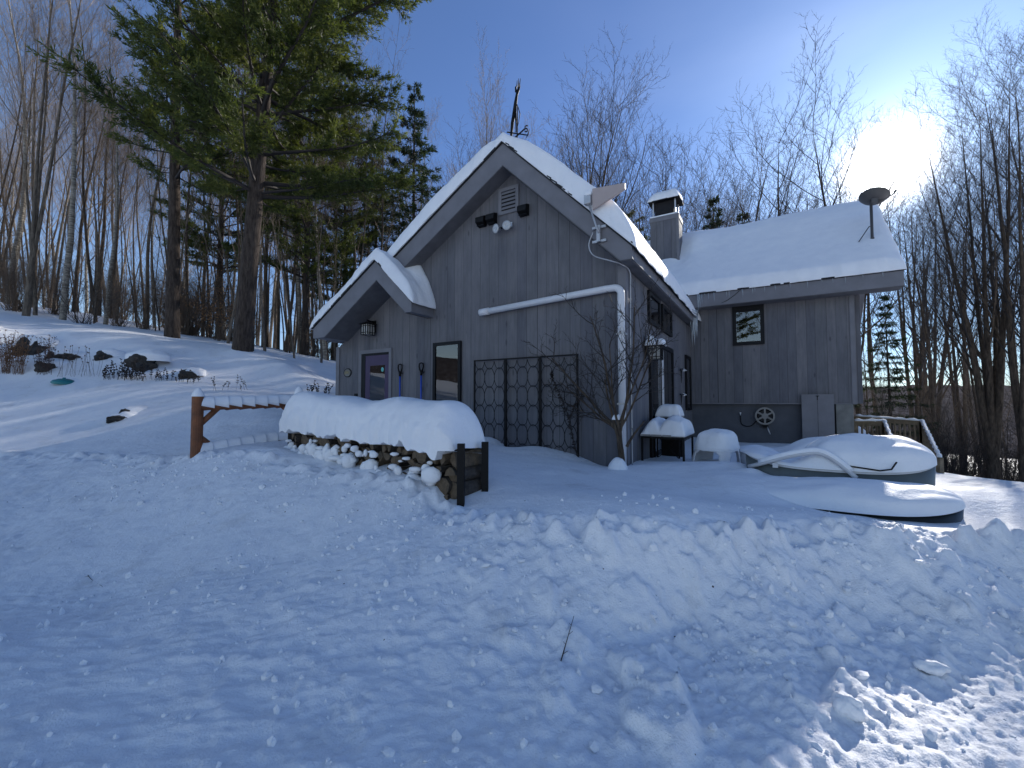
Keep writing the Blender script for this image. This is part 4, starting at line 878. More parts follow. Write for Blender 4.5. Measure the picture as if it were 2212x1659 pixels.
# lantern beside the entry
def lantern(a, b, z, rz, label, snow=False, s_=1.0):
    r = hroot('wall_lantern', a, b, z, label, 'lantern', rz, 'black wall lanterns')
    # local: wall at y=0, lantern body out at y=-.2
    MB().box(-.06, .06, -.03, 0, -.06, .24).bar((0, -.03, .2), (0, -.24, .22), .025).build('wall_bracket', M['black'], r)
    cage = MB(); h = .115; z0, z1 = -.14, .12
    for x in (-h, -h / 3, h / 3, h):
        for y in (-.20 - h, -.20 + h): cage.bar((x, y, z0), (x, y, z1), .014)
    for y in (-.20 - h / 3, -.20 + h / 3):
        for x in (-h, h): cage.bar((x, y, z0), (x, y, z1), .014)
    for zz in (z0, z0 + .05, z1 - .05, z1):
        for x in (-h, h): cage.bar((x, -.20 - h, zz), (x, -.20 + h, zz), .012)
        for y in (-.20 - h, -.20 + h): cage.bar((-h, y, zz), (h, y, zz), .012)
    cage.build('cage', M['black'], r, fixn=False)
    MB().box(-h + .012, h - .012, -.20 - h + .012, -.20 + h - .012, z0 + .01, z1 - .01).build('glass', M['lampglass'], r)
    MB().add([(-.17,-.37,z1),(.17,-.37,z1),(.17,-.03,z1),(-.17,-.03,z1),(-.03,-.23,z1+.07),(.03,-.23,z1+.07),(.03,-.17,z1+.07),(-.03,-.17,z1+.07)], [(0,3,2,1),(4,5,6,7),(0,1,5,4),(1,2,6,5),(2,3,7,6),(3,0,4,7)]) 
    rf = MB(); rf.add([(-.17,-.37,z1),(.17,-.37,z1),(.17,-.03,z1),(-.17,-.03,z1),(-.03,-.23,z1+.07),(.03,-.23,z1+.07),(.03,-.17,z1+.07),(-.03,-.17,z1+.07)], [(0,3,2,1),(4,5,6,7),(0,1,5,4),(1,2,6,5),(2,3,7,6),(3,0,4,7)]); rf.build('lantern_roof', M['black'], r)
    if snow: blanket('snow_cap', -.17, .17, -.37, -.03, lambda a_, b_: z1 + .03 + 0 * a_, lambda a_, b_: .15 - .05 * np.sin(b_ * 18), .09, .09, .09, .09, r, 18, 18, under=.0)
    return r
lantern(-6.30, 0, 3.43, 0, 'black caged wall lantern without snow, above the purple door')
lantern(0.0, 1.35, 2.62, math.pi / 2, 'black caged wall lantern carrying a cap of snow, beside the sliding door', True)
# house number plaque
r = hroot('number_plaque', -7.285, 0, 2.405, 'oval black plaque with house number 6941', 'plaque')
v = [(.15 * math.cos(t), .115 * math.sin(t)) for t in np.linspace(0, 2 * math.pi, 32, endpoint=False)]
MB().prism(v, -.018, 0).build('rim', M['black'], r); MB().prism([(x * .82, z * .82) for x, z in v], -.021, -.017).build('face', M['concrete'], r)
me = text_bm('6941', .13, .003); me.materials.append(M['gold']); o = bpy.data.objects.new('numerals', me); COL.objects.link(o); o.parent = r; o.location = (0, -.024, .0); o.rotation_euler = (math.pi / 2, 0, 0); o.scale = (.78, 1.05, 1)
# shovels
def shovel(a, label):
    z = 2.45; r = hroot('snow_shovel', a, -.06, z, label, 'snow shovel', 0, 'blue-handled snow shovels')
    g_ = MB(); g_.tube([(-.03, 0, -.10), (-.065, 0, .0), (-.055, 0, .07), (0, 0, .085), (.055, 0, .07), (.065, 0, .0), (.03, 0, -.10)], .016, 8); g_.tube([(-.03, 0, -.09), (0, 0, -.13), (.03, 0, -.09)], .022, 8); g_.tube([(0, 0, -.09), (0, 0, -.20)], .026, 8); g_.build('grip', M['black'], r, smooth=True)
    MB().tube([(0, 0, -.18), (0, .0, -1.3)], .019, 10).build('shaft', M['blue'], r, smooth=True)
    sc_ = MB(); sc_.add([(-.2, .02, -1.25), (.2, .02, -1.25), (.22, -.03, -1.7), (-.22, -.03, -1.7), (-.2, .0, -1.25), (.2, .0, -1.25), (.22, -.05, -1.7), (-.22, -.05, -1.7)], [(0,1,2,3),(7,6,5,4),(0,4,5,1),(1,5,6,2),(2,6,7,3),(3,7,4,0)]); sc_.build('blade', M['blue'], r)
    MB().box(-.05, .05, .0, .06, -.13, -.115).build('hook', M['black'], r)
shovel(-5.335, 'blue-handled snow shovel hanging nearest to the purple door'); shovel(-4.665, 'blue-handled snow shovel hanging nearer to the tall black window')
# metal trellis
r = hroot('metal_trellis', -3.17, 0, .45, 'large black metal trellis of linked ovals in three panels against the front wall', 'trellis')
W_, HT = 2.32, 2.065; pw = W_ / 3
for k in range(3):
    x0 = k * pw; fr = MB()
    fr.bar((x0 + .012, -.07, 0), (x0 + .012, -.07, HT), .028).bar((x0 + pw - .012, -.07, 0), (x0 + pw - .012, -.07, HT), .028).bar((x0, -.07, HT - .01), (x0 + pw, -.07, HT - .01), .026).bar((x0, -.07, .02), (x0 + pw, -.07, .02), .026)
    pf = fr.build('panel_frame', M['black'], r, fixn=False); ov = MB(); cw = (pw - .06) / 3; chh = .375
    for i in range(3):
        xc = x0 + .03 + cw * (i + .5)
        for j in range(-1, 6):
            zc = HT - .0 - chh * (j + 1) - .0
            pts = []
            for t in np.linspace(0, 2 * math.pi, 29):
                zz = zc + chh * .535 * math.sin(t); pts.append((xc + cw * .51 * math.cos(t), -.07 - .006 * (j % 2), zz))
            run = [q for q in pts]
            seg_ = []
            for q in run + [None]:
                if q is not None and .02 < q[2] < HT - .015: seg_.append(q)
                else:
                    if len(seg_) > 1: ov.tube(seg_, .0062, 5, cap=False)
                    seg_ = []
    ov.build('ovals', M['black'], pf, smooth=True, fixn=False)
# dried vine on the trellis
r = Tree(91); S = []
def vine(pts, r0):
    for i in range(len(pts) - 1):
        p0 = Vector(pts[i]); p1 = Vector(pts[i + 1]); n_ = 8
        for j in range(n_):
            q0 = p0.lerp(p1, j / n_); q1 = p0.lerp(p1, (j + 1) / n_); S.append((*q0, *q1, r0, r0))
            for _ in range(3):
                e = q1 + Vector((rng.uniform(-.035,.035), rng.uniform(-.04, 0), rng.uniform(-.03,.03))); S.append((*q1, *e, .010, .013))
vine([(.95, -.10, 0), (.80, -.11, .5), (.72, -.1, .9), (.55, -.10, 1.3), (.40, -.10, 1.6), (.36, -.09, 1.75)], .010); vine([(.72, -.1, .9), (.84, -.1, 1.15), (1.0, -.1, 1.32)], .008)
V, Q = segs_mesh('x', S, None, 4); o = np_mesh('climbing_vine', V, Q, M['twig_dark']); o.location = hw(-1.73, 0, .45); o.rotation_euler = (0, 0, -TH); tag(o, 'dried climbing vine with knobbly stems on the right panel of the trellis', 'vine')
# white vent pipe
r = hroot('drain_pipe', 0, 0, 0, 'white plastic pipe running along the front wall and down the corner', 'pipe')
pt = [(-2.93, -.10, 3.50), (-.30, -.10, 3.62)] + [(-.16 + .12 * math.sin(t), -.10, 3.50 + .12 * math.cos(t)) for t in np.linspace(.1, 1.57, 6)] + [(-.04, -.10, 3.3), (-.04, -.10, .3)]
MB().tube(pt, .062, 16).build('pipe_run', M['white'], r, smooth=True)
MB().tube([(-3.0, -.10, 3.497), (-2.78, -.10, 3.508)], .072, 16).build('end_cap', M['white'], r, smooth=True)
for zz in (2.8, 1.6): MB().box(-.11, .03, -.17, -.0, zz, zz + .03).build('strap', M['white_metal'], r)
# cables
def cable(pts, r_, mat, label, name='cable'):
    P = [hw(*p) for p in pts]; mb = MB(); Q_ = []
    for i in range(len(P) - 1):
        p0 = P[max(i - 1, 0)]; p1 = P[i]; p2 = P[i + 1]; p3 = P[min(i + 2, len(P) - 1)]
        for k in range(6):
            t = k / 6; Q_.append(.5 * ((2 * p1) + (p2 - p0) * t + (2 * p0 - 5 * p1 + 4 * p2 - p3) * t * t + (3 * p1 - p0 - 3 * p2 + p3) * t ** 3))
    Q_.append(P[-1]); mb.tube(Q_, r_, 6); tag(mb.build(name, M[mat], smooth=True), label, 'cable')
cable([(-.42, -.40, 4.55), (-.50, -.40, 4.35), (-.42, -.40, 4.15), (-.15, -.38, 4.02), (.0, -.2, 3.98), (.05, .12, 3.93), (.05, .15, 3.6), (.045, .14, 2.6), (.045, .16, 1.6), (.05, .15, .5)], .011, 'white_metal', 'thin pale cable hanging from the antenna bracket and down the house corner')
cable([(1.42, 6.57, 4.86), (1.25, 6.57, 4.72), (1.05, 6.58, 4.6), (.85, 6.6, 4.54)], .007, 'black', 'thin dark cable drooping across the wing fascia above the wing window')
# floodlight
r = hroot('floodlight', -2.44, 0, 5.16, 'twin floodlight with two round lamp heads under the gable louvre', 'floodlight')
MB().box(.08, .17, -.03, 0, .02, .12).build('mount_plate', M['white_metal'], r)
for x, tilt in ((-.13, -.5), (.125, .35)):
    lh = MB(); lh.lathe([(.03, 0), (.05, .05), (.085, .11), (.095, .13)], 20); hd = lh.build('lamp_head', M['white_metal'], r, smooth=True)
    hd.location = (x * .8, -.04, .02 if x < 0 else .03); hd.rotation_euler = (math.radians(98), 0, tilt * .6)
    ln = MB(); ln.lathe([(.001, .120), (.03, .128), (.06, .135), (.09, .128), (.092, .12)], 24); l_ = ln.build('lens', M['lens'], hd, smooth=True)
MB().bar((.10, -.03, .05), (-.10, -.06, .03), .03).build('arm', M['black'], r)
# antenna
r = hroot('antenna', -.30, -.42, 4.50, 'flat pale wedge-shaped antenna on a bent bracket at the right rake of the main roof', 'antenna')
MB().box(-.14, .10, .02, .05, .10, .14).box(-.14, .10, .02, .05, -.14, -.10).box(-.05, .01, -.02, .04, -.14, .14).build('bracket', M['white_metal'], r)
MB().tube([(0, -.03, 0), (-.03, -.05, .08), (-.20, -.05, .62)], .016, 8).build('mast', M['white_metal'], r, smooth=True)
MB().box(-.24, -.12, -.10, .0, .52, .68).build('clamp', M['white_metal'], r, bevel=.01)
an = MB(); an.add([(-.10, -.07, .40), (.46, -.07, .62), (.46, -.07, .72), (-.10, -.07, .77), (-.10, -.02, .40), (.46, -.02, .62), (.46, -.02, .72), (-.10, -.02, .77)], [(0,1,2,3),(7,6,5,4),(0,4,5,1),(1,5,6,2),(2,6,7,3),(3,7,4,0)]); an.build('antenna_panel', M['pink'], r, bevel=.008)
blanket('snow_cap', -.23, -.11, -.10, .0, lambda a_, b_: .68 + 0 * a_, lambda a_, b_: .08 + 0 * a_, .04, .04, .04, .04, r, 10, 10, under=0)
# weather vane
r = hroot('weather_vane', -2.34, .30, 7.0, 'dark weather vane with a tall slender standing figure above crossed N and S pointers', 'weather vane')
MB().lathe([(.001, .20), (.05, .19), (.085, .14), (.09, .06), (.08, 0)], 16).build('base_ball', M['black'], r, smooth=True)
MB().tube([(0, 0, -.2), (0, 0, .35), (.01, 0, .9)], [.016, .014, .01], 8).build('spindle', M['black'], r, smooth=True)
MB().bar((-.27, .15, .30), (.27, -.15, .24), .022).bar((-.12, -.22, .26), (.12, .22, .36), .018).build('pointer_arms', M['black'], r, fixn=False)
ah = MB(); ah.add([(.10, .2, .30), (.16, .2, .36), (.15, .26, .52), (.10, .215, .30), (.16, .215, .36), (.15, .275, .52)], [(0,1,2),(5,4,3),(0,3,4,1),(1,4,5,2),(2,5,3,0)]); ah.build('arrow_tip', M['black'], r)
for ch_, loc in (('N', (-.31, .17, .34)), ('S', (.32, -.18, .20))):
    me = text_bm(ch_, .20, .009); me.materials.append(M['black']); o = bpy.data.objects.new('letter', me); COL.objects.link(o); o.parent = r; o.location = loc; o.rotation_euler = (math.pi / 2, 0, .15)
fg = MB()                                            # elongated figure with raised arms
fg.tube([(-.17, 0, -.02), (-.15, 0, .30), (-.12, 0, .58), (-.07, 0, .82)], [0.0130, 0.0245, 0.0360, 0.0360], 8)
fg.tube([(-.03, 0, .35), (-.03, 0, .60), (-.05, 0, .82)], [0.0086, 0.0187, 0.0324], 8)
fg.tube([(-.07, 0, .78), (-.04, 0, 1.0), (-.01, 0, 1.16), (.02, 0, 1.25)], [0.0446, 0.0360, 0.0274, 0.0360], 8)
fg.tube([(.02, 0, 1.22), (-.035, 0, 1.24), (-.035, 0, 1.33), (-.01, 0, 1.36), (.0, 0, 1.47)], [0.0216, 0.0216, 0.0216, 0.0101, 0.0058], 7)
fg.tube([(.02, 0, 1.22), (.06, 0, 1.30), (.06, 0, 1.36), (.08, 0, 1.48)], [0.0216, 0.0158, 0.0115, 0.0050], 7)
fg.tube([(.02, 0, 1.26), (.03, 0, 1.38), (.035, 0, 1.50)], [0.0187, 0.0115, 0.0050], 7)
fg.tube([(-.01, 0, .95), (.03, 0, .85), (.07, 0, .72), (.04, 0, .56), (-.01, 0, .42)], [0.0101, 0.0086, 0.0101, 0.0072, 0.0058], 6)
fg.build('figure', M['black'], r, smooth=True, fixn=False)
# satellite dish on the wing roof
r = hroot('satellite_dish', 4.55, 7.4, 5.95, 'grey satellite dish on a braced pole at the right end of the wing roof', 'satellite dish')
MB().tube([(0, 0, -.2), (0, 0, .08), (0, 0, .12), (0, 0, 1.12)], [.06, .055, .034, .034], 10).build('pole', M['dish'], r, smooth=True)
MB().tube([(0, 0, .42), (-.06, .0, .42), (-.30, -.10, .02)], .012, 6).build('brace', M['black'], r)
ds = MB(); prof = [(.001, 0), (.15, .012), (.30, .048), (.42, .095), (.50, .14), (.515, .15), (.50, .155), (.42, .11), (.30, .063), (.15, .027), (.001, .015)]
ds.lathe(prof, 40); d_ = ds.build('dish', M['dish'], r, smooth=True); d_.location = (.06, .06, 1.08); d_.scale = (.66, .62, 1.5); d_.rotation_euler = (R_(-22), R_(10), 0)
MB().box(.0, .14, -.06, .06, 1.02, 1.16).build('mount', M['dish'], r, bevel=.01)
MB().tube([(.15, 0, 1.05), (.50, .20, 1.26), (.56, .26, 1.36)], [.018, .018, .035], 8).build('feed_arm', M['dish'], r, smooth=True)
# hose reel
r = hroot('hose_reel', 1.97, 7.22, 1.24, 'six-spoked grey hose reel with dark hose on the foundation wall', 'hose reel')
wl = MB(); ro, ri = .25, .205
for k in range(48):
    t0 = 2 * math.pi * k / 48; t1 = 2 * math.pi * (k + 1) / 48; c0, s0, c1, s1 = math.cos(t0), math.sin(t0), math.cos(t1), math.sin(t1)
    wl.add([(ro*c0,-.17,ro*s0),(ro*c1,-.17,ro*s1),(ri*c1,-.17,ri*s1),(ri*c0,-.17,ri*s0),(ro*c0,-.13,ro*s0),(ro*c1,-.13,ro*s1),(ri*c1,-.13,ri*s1),(ri*c0,-.13,ri*s0)], [(0,1,2,3),(7,6,5,4),(0,4,5,1),(2,6,7,3)])
for k in range(6): t = math.pi / 6 + k * math.pi / 3; wl.bar((.07 * math.cos(t), -.15, .07 * math.sin(t)), (.21 * math.cos(t), -.15, .21 * math.sin(t)), .045, .03, up=(0, 1, 0))
wl.prism([(.085 * math.cos(t), .085 * math.sin(t)) for t in np.linspace(0, 6.283, 25)[:-1]], -.175, -.12); wl.build('wheel', M['hosegrey'], r, fixn=False)
hz_ = MB()
for k in range(5):
    hz_.tube([(.185 * math.cos(t), -.11 + .022 * k, .185 * math.sin(t)) for t in np.linspace(0, 6.283, 30)], .013, 6, cap=False)
hz_.build('wound_hose', M['black'], r, smooth=True, fixn=False)
MB().box(-.08, .08, -.12, 0, -.30, -.27).box(-.05, .05, -.10, 0, -.34, -.30).build('bracket', M['black'], r)
MB().tube([(.05, -.1, -.32), (.07, -.12, -.38), (.12, -.16, -.52)], [.012, .018, .014], 8).build('nozzle', M['white_metal'], r, smooth=True)
cable([(1.34, 7.20, 1.28), (1.34, 7.19, 1.18), (1.36, 7.18, 1.0), (1.48, 7.17, .93), (1.62, 7.16, .95), (1.76, 7.15, 1.1)], .013, 'black', 'dark hose looping from the wall tap to the reel', 'hose')
r = hroot('wall_tap', 1.34, 7.2, 1.30, 'small metal tap on the foundation wall left of the hose reel', 'tap')
MB().tube([(0, .03, 0), (0, -.04, 0), (0, -.05, -.05)], .014, 8).build('spout', M['white_metal'], r); MB().tube([(0, -.02, .0), (0, -.02, .035)], .022, 8).build('tap_handle', M['white'], r)
# ornaments on the side wall
for (b_, z_, s__, lab) in ((5.13, 2.50, 1.0, 'dark metal dragonfly-like ornament on the side wall, the upper one by the narrow window'), (5.08, 1.82, .75, 'small dark metal ornament on the side wall, below the winged one')):
    r = hroot('wall_ornament', .03, b_, z_, lab, 'ornament', 0)
    MB().tube([(0, 0, .06 * s__), (.01, 0, 0), (.01, 0, -.34 * s__)], [.018, .022, .005], 6).build('body', M['black'], r)
    for sg_ in (-1, 1): MB().add([(0, 0, .0)], []) ; wb = MB(); wb.add([(.0, 0, .02), (.05, sg_ * .12 * s__, .06), (.12, sg_ * .26 * s__, .02), (.06, sg_ * .14 * s__, -.01), (.0, 0, .03), (.05, sg_ * .12 * s__, .07), (.12, sg_ * .26 * s__, .03), (.06, sg_ * .14 * s__, .0)], [(0,1,2,3),(7,6,5,4),(0,4,5,1),(1,5,6,2),(2,6,7,3),(3,7,4,0)]); wb.build('wing', M['white_metal'], r)

# ------------------------------------------------------------------ yard objects
def mound(name, Lx, Ly, T, parent=None, mat='snow_soft', n=60, m=20, p=2.2, q=2.0, ns=.06, seed=0, nf=2.0, sq=2.0, skirt=.0):
    th = np.linspace(0, 2 * np.pi, n, endpoint=False); r = np.sin(np.linspace(0, 1, m) * np.pi / 2); r[0] = 1e-4
    TT, RR_ = np.meshgrid(th, r, indexing='ij'); c, s_ = np.cos(TT), np.sin(TT)
    k = 1 / (np.abs(c) ** sq + np.abs(s_) ** sq) ** (1 / sq)
    X = RR_ * k * c * Lx; Y = RR_ * k * s_ * Ly; Z = T * np.power(np.clip(1 - RR_ ** p, 0, 1), 1 / q)
    nz = fbm(X * nf + seed * 3.1, Y * nf + seed, 4, 80 + seed); Z = Z + ns * nz * (.25 + .75 * np.sqrt(np.clip(Z / T, 0, 1))); Z = np.where(RR_ > .999, -skirt, Z)
    return grid_mesh(name, np.stack([X, Y, Z], -1)[:, ::-1], M[mat], parent, closed_u=True)
# young tree at the corner
yt = Tree(55); base = at(1352, 1018, 6.75); P = dict(HARD); P.update(lv=4, n=[9,6,5,3], wob=[.10,.13,.15,.15], up=[.02,.05,.04,.02], t0=[.25,.15,.1,.1], kids=[7,5,4,3], ang=[.75,.7,.65,.6], len=[.55,.5,.45,.5], fall=[.4,.35,.3,.3], rk=[.45,.45,.5,.5], tap=[.75,.85,.85,.6])
X1 = Vector((CT, -ST, 0)); UP = Vector((0, 0, 1)); Yb = Vector((ST, CT, 0))
yt.limb(Vector((0, 0, -.2)), (UP + X1 * -.10).normalized(), .055, .9, 0, dict(P, kids=[0, 0, 0, 0], tap=[.25,.8,.8,.8]))
top = Vector((0, 0, .65)) + X1 * -.08
for d_, L, r_ in ((UP * .9 + X1 * -.75, 1.75, .030), (UP + X1 * -.32 - Yb * .1, 1.9, .028), (UP + X1 * .12, 1.95, .026), (UP * .8 + X1 * .62, 1.5, .020), (UP + X1 * -.05 - Yb * .4, 1.5, .022), (UP * .75 - X1 * 1.1 - Yb * .1, 1.3, .020), (UP * .95 + X1 * .35 - Yb * .25, 1.6, .020), (UP * .45 - X1 * 1.0, 1.0, .014)):
    yt.limb(top + UP * rng.uniform(-.15, .1), d_.normalized(), r_, L, 1 if False else 0, P)
yt.limb(Vector((0, 0, .25)) - X1 * .06, (UP - X1 * .35).normalized(), .035, 1.2, 0, dict(P, kids=[3, 4, 3, 3]))
yt.limb(Vector((0, 0, .35)) + X1 * .02, (UP + X1 * .5).normalized(), .026, .5, 0, dict(P, kids=[2, 2, 2, 2]))
r = empty('young_tree', (base.x, base.y, gz(base.x, base.y)), 0, 'small bare multi-branched tree in front of the house corner', 'tree')
a_, b_ = yt.meshes('young', M['bark_brown'], M['twig_dark'])
for m_, nm in ((a_, 'trunk'), (b_, 'crown')): c = bpy.data.objects.new(nm, m_); COL.objects.link(c); c.parent = r
sc_ = mound('snow_clump', .075, .05, .09, r, n=24, m=8, ns=.02, nf=12); sc_.location = top + X1 * -.06 + UP * .12
sc_ = mound('snow_clump', .16, .15, .20, None, n=30, m=10, ns=.03, nf=6, p=1.8, q=1.6, skirt=.1); sc_.location = (base.x - .12, base.y + .03, gz(base.x, base.y) - .02); tag(sc_, 'pointed heap of snow piled against the foot of the small corner tree', 'snow heap', kind=None)

# snow-loaded tables
def leg_list(r, xs, ys, z0, z1, w_=.035):
    for x in xs:
        for y in ys: MB().bar((x, y, z0), (x, y, z1), w_).build('leg', M['black'], r)
tz = 1.02
r = hroot('garden_table', .42, 1.25, 0, 'slat-topped garden table carrying a lumpy heap of snow beside the sliding door', 'table')
for k in range(4): MB().box(-.38 + k * .195, -.38 + k * .195 + .183, -.52, .55, tz, tz + .035).build('top_slat', M['stone'], r, bevel=.004)
MB().box(-.37, .38, -.50, -.47, tz - .04, tz).box(-.37, .38, .5, .53, tz - .04, tz).box(-.37, -.34, -.47, .5, tz - .04, tz).box(.35, .38, -.47, .5, tz - .04, tz).build('frame', M['black'], r)
leg_list(r, (-.355, .365), (-.485, .515), .3, tz - .04)
def table_T(a, b): return .24 * (1 + .45 * np.exp(-(((a - .15) / .16) ** 2 + ((b + .05) / .3) ** 2)) + .3 * np.exp(-(((a + .18) / .08) ** 2 + (b / .4) ** 2)) - .4 * np.exp(-(((a + .05) / .05) ** 2))) * (.15 + .85 * smooth01((a + .46) / .26))
s_ = blanket('snow_heap', -.375, .40, -.515, .545, lambda a_, b_: tz + .035 + 0 * a_, table_T, .12, .10, .12, .1, None, 50, 50, under=.0, seed=8); s_.location = hw(.42, 1.25, 0); s_.rotation_euler = (0, 0, -TH); tag(s_, 'lumpy heap of snow on top of the slatted garden table', 'snow heap')
r = hroot('side_table', .30, 2.0, 0, 'small taller dark side table with a smooth snow cap behind the slatted table', 'table')
MB().box(-.22, .26, -.22, .28, 1.33, 1.37).build('top', M['stone'], r, bevel=.005); leg_list(r, (-.19, .23), (-.19, .25), .3, 1.33, .03)
MB().bar((-.19, -.19, .5), (.23, -.19, .95), .015).bar((-.19, -.19, .95), (.23, -.19, .5), .015).box(-.18, .22, .2, .23, .45, 1.33).build('brace', M['black'], r)
s_ = blanket('snow_heap', -.22, .26, -.22, .28, lambda a_, b_: 1.37 + 0 * a_, lambda a_, b_: .22 + 0 * a_, .13, .10, .1, .1, None, 26, 26, under=0, seed=9); s_.location = hw(.30, 2.0, 0); s_.rotation_euler = (0, 0, -TH); tag(s_, 'smooth snow cap on the small taller side table', 'snow heap')
# overturned plastic chair: thin shell with rounded openings under the arms
def chair_shell():
    nu, nv = 72, 26; V = []; keep = {}
    for i in range(nu):
        t = 2 * math.pi * i / nu
        for j in range(nv):
            h = j / (nv - 1); z = h * .55; k = 1 - .34 * h ** 1.6 if h < .8 else (1 - .34 * h ** 1.6) * math.sqrt(max(0, 1 - ((h - .8) / .2) ** 2 * .93))
            c, s_ = math.cos(t), math.sin(t); sq = (abs(c) ** 3 + abs(s_) ** 3) ** (-1 / 3)
            V.append((.36 * c * sq * k + .05 * h, .34 * s_ * sq * k, z))
    Fc = []
    for i in range(nu):
        t = 2 * math.pi * (i + .5) / nu
        for j in range(nv - 1):
            h = (j + .5) / (nv - 1)
            def hole(tc, wt, h0, h1):
                u = (t - tc + math.pi) % (2 * math.pi) - math.pi; u /= wt; v_ = (h - (h0 + h1) / 2) / ((h1 - h0) / 2); return abs(u) ** 3.5 + abs(v_) ** 3.5 < 1
            if hole(-math.pi / 2, .62, -.1, .50) or hole(0.05, .45, -.1, .48) or hole(math.pi / 2, .62, -.1, .50): continue
            Fc.append((i * nv + j, ((i + 1) % nu) * nv + j, ((i + 1) % nu) * nv + j + 1, i * nv + j + 1))
    return V, Fc
V, Fc = chair_shell(); r = hroot('plastic_chair', 1.25, 1.15, .53, 'white moulded plastic armchair lying upside down in the snow', 'chair', R_(-24))
me = bpy.data.meshes.new('shell'); me.from_pydata(V, [], Fc); me.update(); me.polygons.foreach_set('use_smooth', [True] * len(me.polygons)); o = mesh_obj('shell', me, M['white'], r); sm = o.modifiers.new('thickness', 'SOLIDIFY'); sm.thickness = .018; sm.offset = 0
nu_, nv_ = 72, 22; Pc = np.zeros((nu_, nv_, 3))
for i in range(nu_):
    t = 2 * math.pi * i / nu_; c, s_ = math.cos(t), math.sin(t); sq = (abs(c) ** 3 + abs(s_) ** 3) ** (-1 / 3)
    for j in range(nv_):
        h = .50 + .50 * j / (nv_ - 1); k = (1 - .34 * h ** 1.6) + .05 * min(1, j / 3); f_ = max(0, (h - .80) / .20); k *= math.sqrt(max(0, 1 - f_ ** 2.6)) if f_ < 1 else 0
        z = .27 + (h - .50) / .50 * .33
        Pc[i, j] = (.37 * c * sq * k + .05 * h, .35 * s_ * sq * k, z + .04 * max(0, f_) ** .5)
Pc[..., 2] += .02 * fbm(Pc[..., 0] * 6, Pc[..., 1] * 6, 3, 77)
grid_mesh('snow_cover', Pc, M['snow_soft'], r, closed_u=True)
for (sx, sy) in ((.62, .5),): 
    s_ = mound('snow_heap', .55, .45, .16, None, ns=.03, nf=4, seed=5, skirt=.1); s_.location = hw(1.18, 1.35, .42); s_.rotation_euler = (0, 0, -TH); tag(s_, 'low drift of snow round the overturned plastic chair', 'snow drift')

# snow-covered boats
def boat(a, b, z, L, W, Hh, yaw, label, side='hull', strap=False, snowT=.32, off=(0, 0), rim=True, sw=.92, dip=0):
    r = hroot('boat', a, b, z, label, 'boat', yaw, 'boats lying under snow in the side yard'); nu = 40
    xs = np.linspace(-1, 1, nu); wd = (1 - np.abs(xs) ** 3.6) ** .62; rise = .10 * np.abs(xs) ** 3
    def loft(z0, z1, k0, k1, name, mat, par):
        P = []
        for x, w_, rs__ in zip(xs, wd, rise):
            row = []
            for (zz, kk) in ((z0, k0), ((z0 + z1) / 2, (k0 + k1) / 2 * 1.01), (z1, k1)):
                row.append((x * L / 2 * (1 if zz == z1 else .985), -w_ * W / 2 * kk, zz + rs__)); 
            for (zz, kk) in ((z1, k1), ((z0 + z1) / 2, (k0 + k1) / 2 * 1.01), (z0, k0)):
                row.append((x * L / 2 * (1 if zz == z1 else .985), w_ * W / 2 * kk, zz + rs__))
            P.append(row)
        return grid_mesh(name, np.array(P), M[mat], par)
    loft(-.25, Hh, .82, 1.0, 'hull', side, r)
    if rim: loft(Hh - .005, Hh + .03, 1.03, 1.02, 'gunwale', 'hull_light', r)
    P = []                                                   # snow load
    xs2 = np.linspace(-1, 1, 70); v2 = np.linspace(-1, 1, 31)
    X, Vv = np.meshgrid(xs2, v2, indexing='ij'); wv = (1 - np.abs(X) ** 3.6) ** .62 * W / 2 * 1.06
    ez = np.power(np.clip(1 - np.abs(Vv) ** 2.6, 0, 1), 1 / 2.8) * (.80 + .20 * (1 - Vv ** 2)); ex = np.power(np.clip(1 - np.abs(X - sw * .0) ** 4, 0, 1), .5)
    xr = np.power(np.clip(1 - np.clip((X - .55) / .45, 0, 1) ** 2.2, 0, 1), .5) * np.power(np.clip(1 - np.clip((-X - .25) / .75, 0, 1) ** 1.6, 0, 1), .8)
    Z = Hh + .025 + .10 * np.abs(X) ** 3 * 1 + snowT * ez * xr * (.86 + .28 * np.exp(-((X - .3) / .5) ** 2) + .16 * fbm(X * 1.3 + a, Vv * 1.1, 3, 61)) - dip * np.exp(-((X + .45) / .25) ** 2) * ez
    Y = np.sign(Vv) * np.abs(Vv) ** .8 * wv; Y = Y + .0 * X
    grid_mesh('snow_load', np.stack([X * L / 2 * 1.01, Y, Z], -1), M['snow_soft'], r)
    if strap:
        pts = []
        for t in np.linspace(0, 1, 26):
            x = -L * .47 + t * L * .56; zz = Hh - .05 + .30 * math.sin(min(1, t * 1.25) * math.pi / 2) * (1 if t < .62 else math.cos((t - .62) / .38 * math.pi / 2)); y = -W / 2 * (1 - (abs(x / (L / 2))) ** 3.6) ** .62 * 1.07 - .015
            pts.append((x, y, zz))
        MB().tube(pts, .030, 8).build('arched_rail', M['hull_light'], r, smooth=True)
        MB().tube([(p[0], p[1] + .01, p[2] + .03) for p in pts[3:-1]], .040, 8).build('rail_snow', M['snow_soft'], r, smooth=True)
        MB().box(-L * .33, -L * .30, -W * .51, -W * .44, Hh + .0, Hh + .06).build('cleat', M['hull_light'], r)
        MB().tube([(L * .05, -W * .53, Hh + .09), (L * .20, -W * .53, Hh + .055), (L * .25, -W * .53, Hh + .08), (L * .275, -W * .52, Hh + .17)], .010, 6).build('cord', M['black'], r, smooth=True)
    return r
boat(2.82, .12, .43, 2.10, 1.15, .33, R_(-1), 'snow-covered boat with grey-green side and pale arched rail, the middle one', 'hull', True, .38, dip=.24)
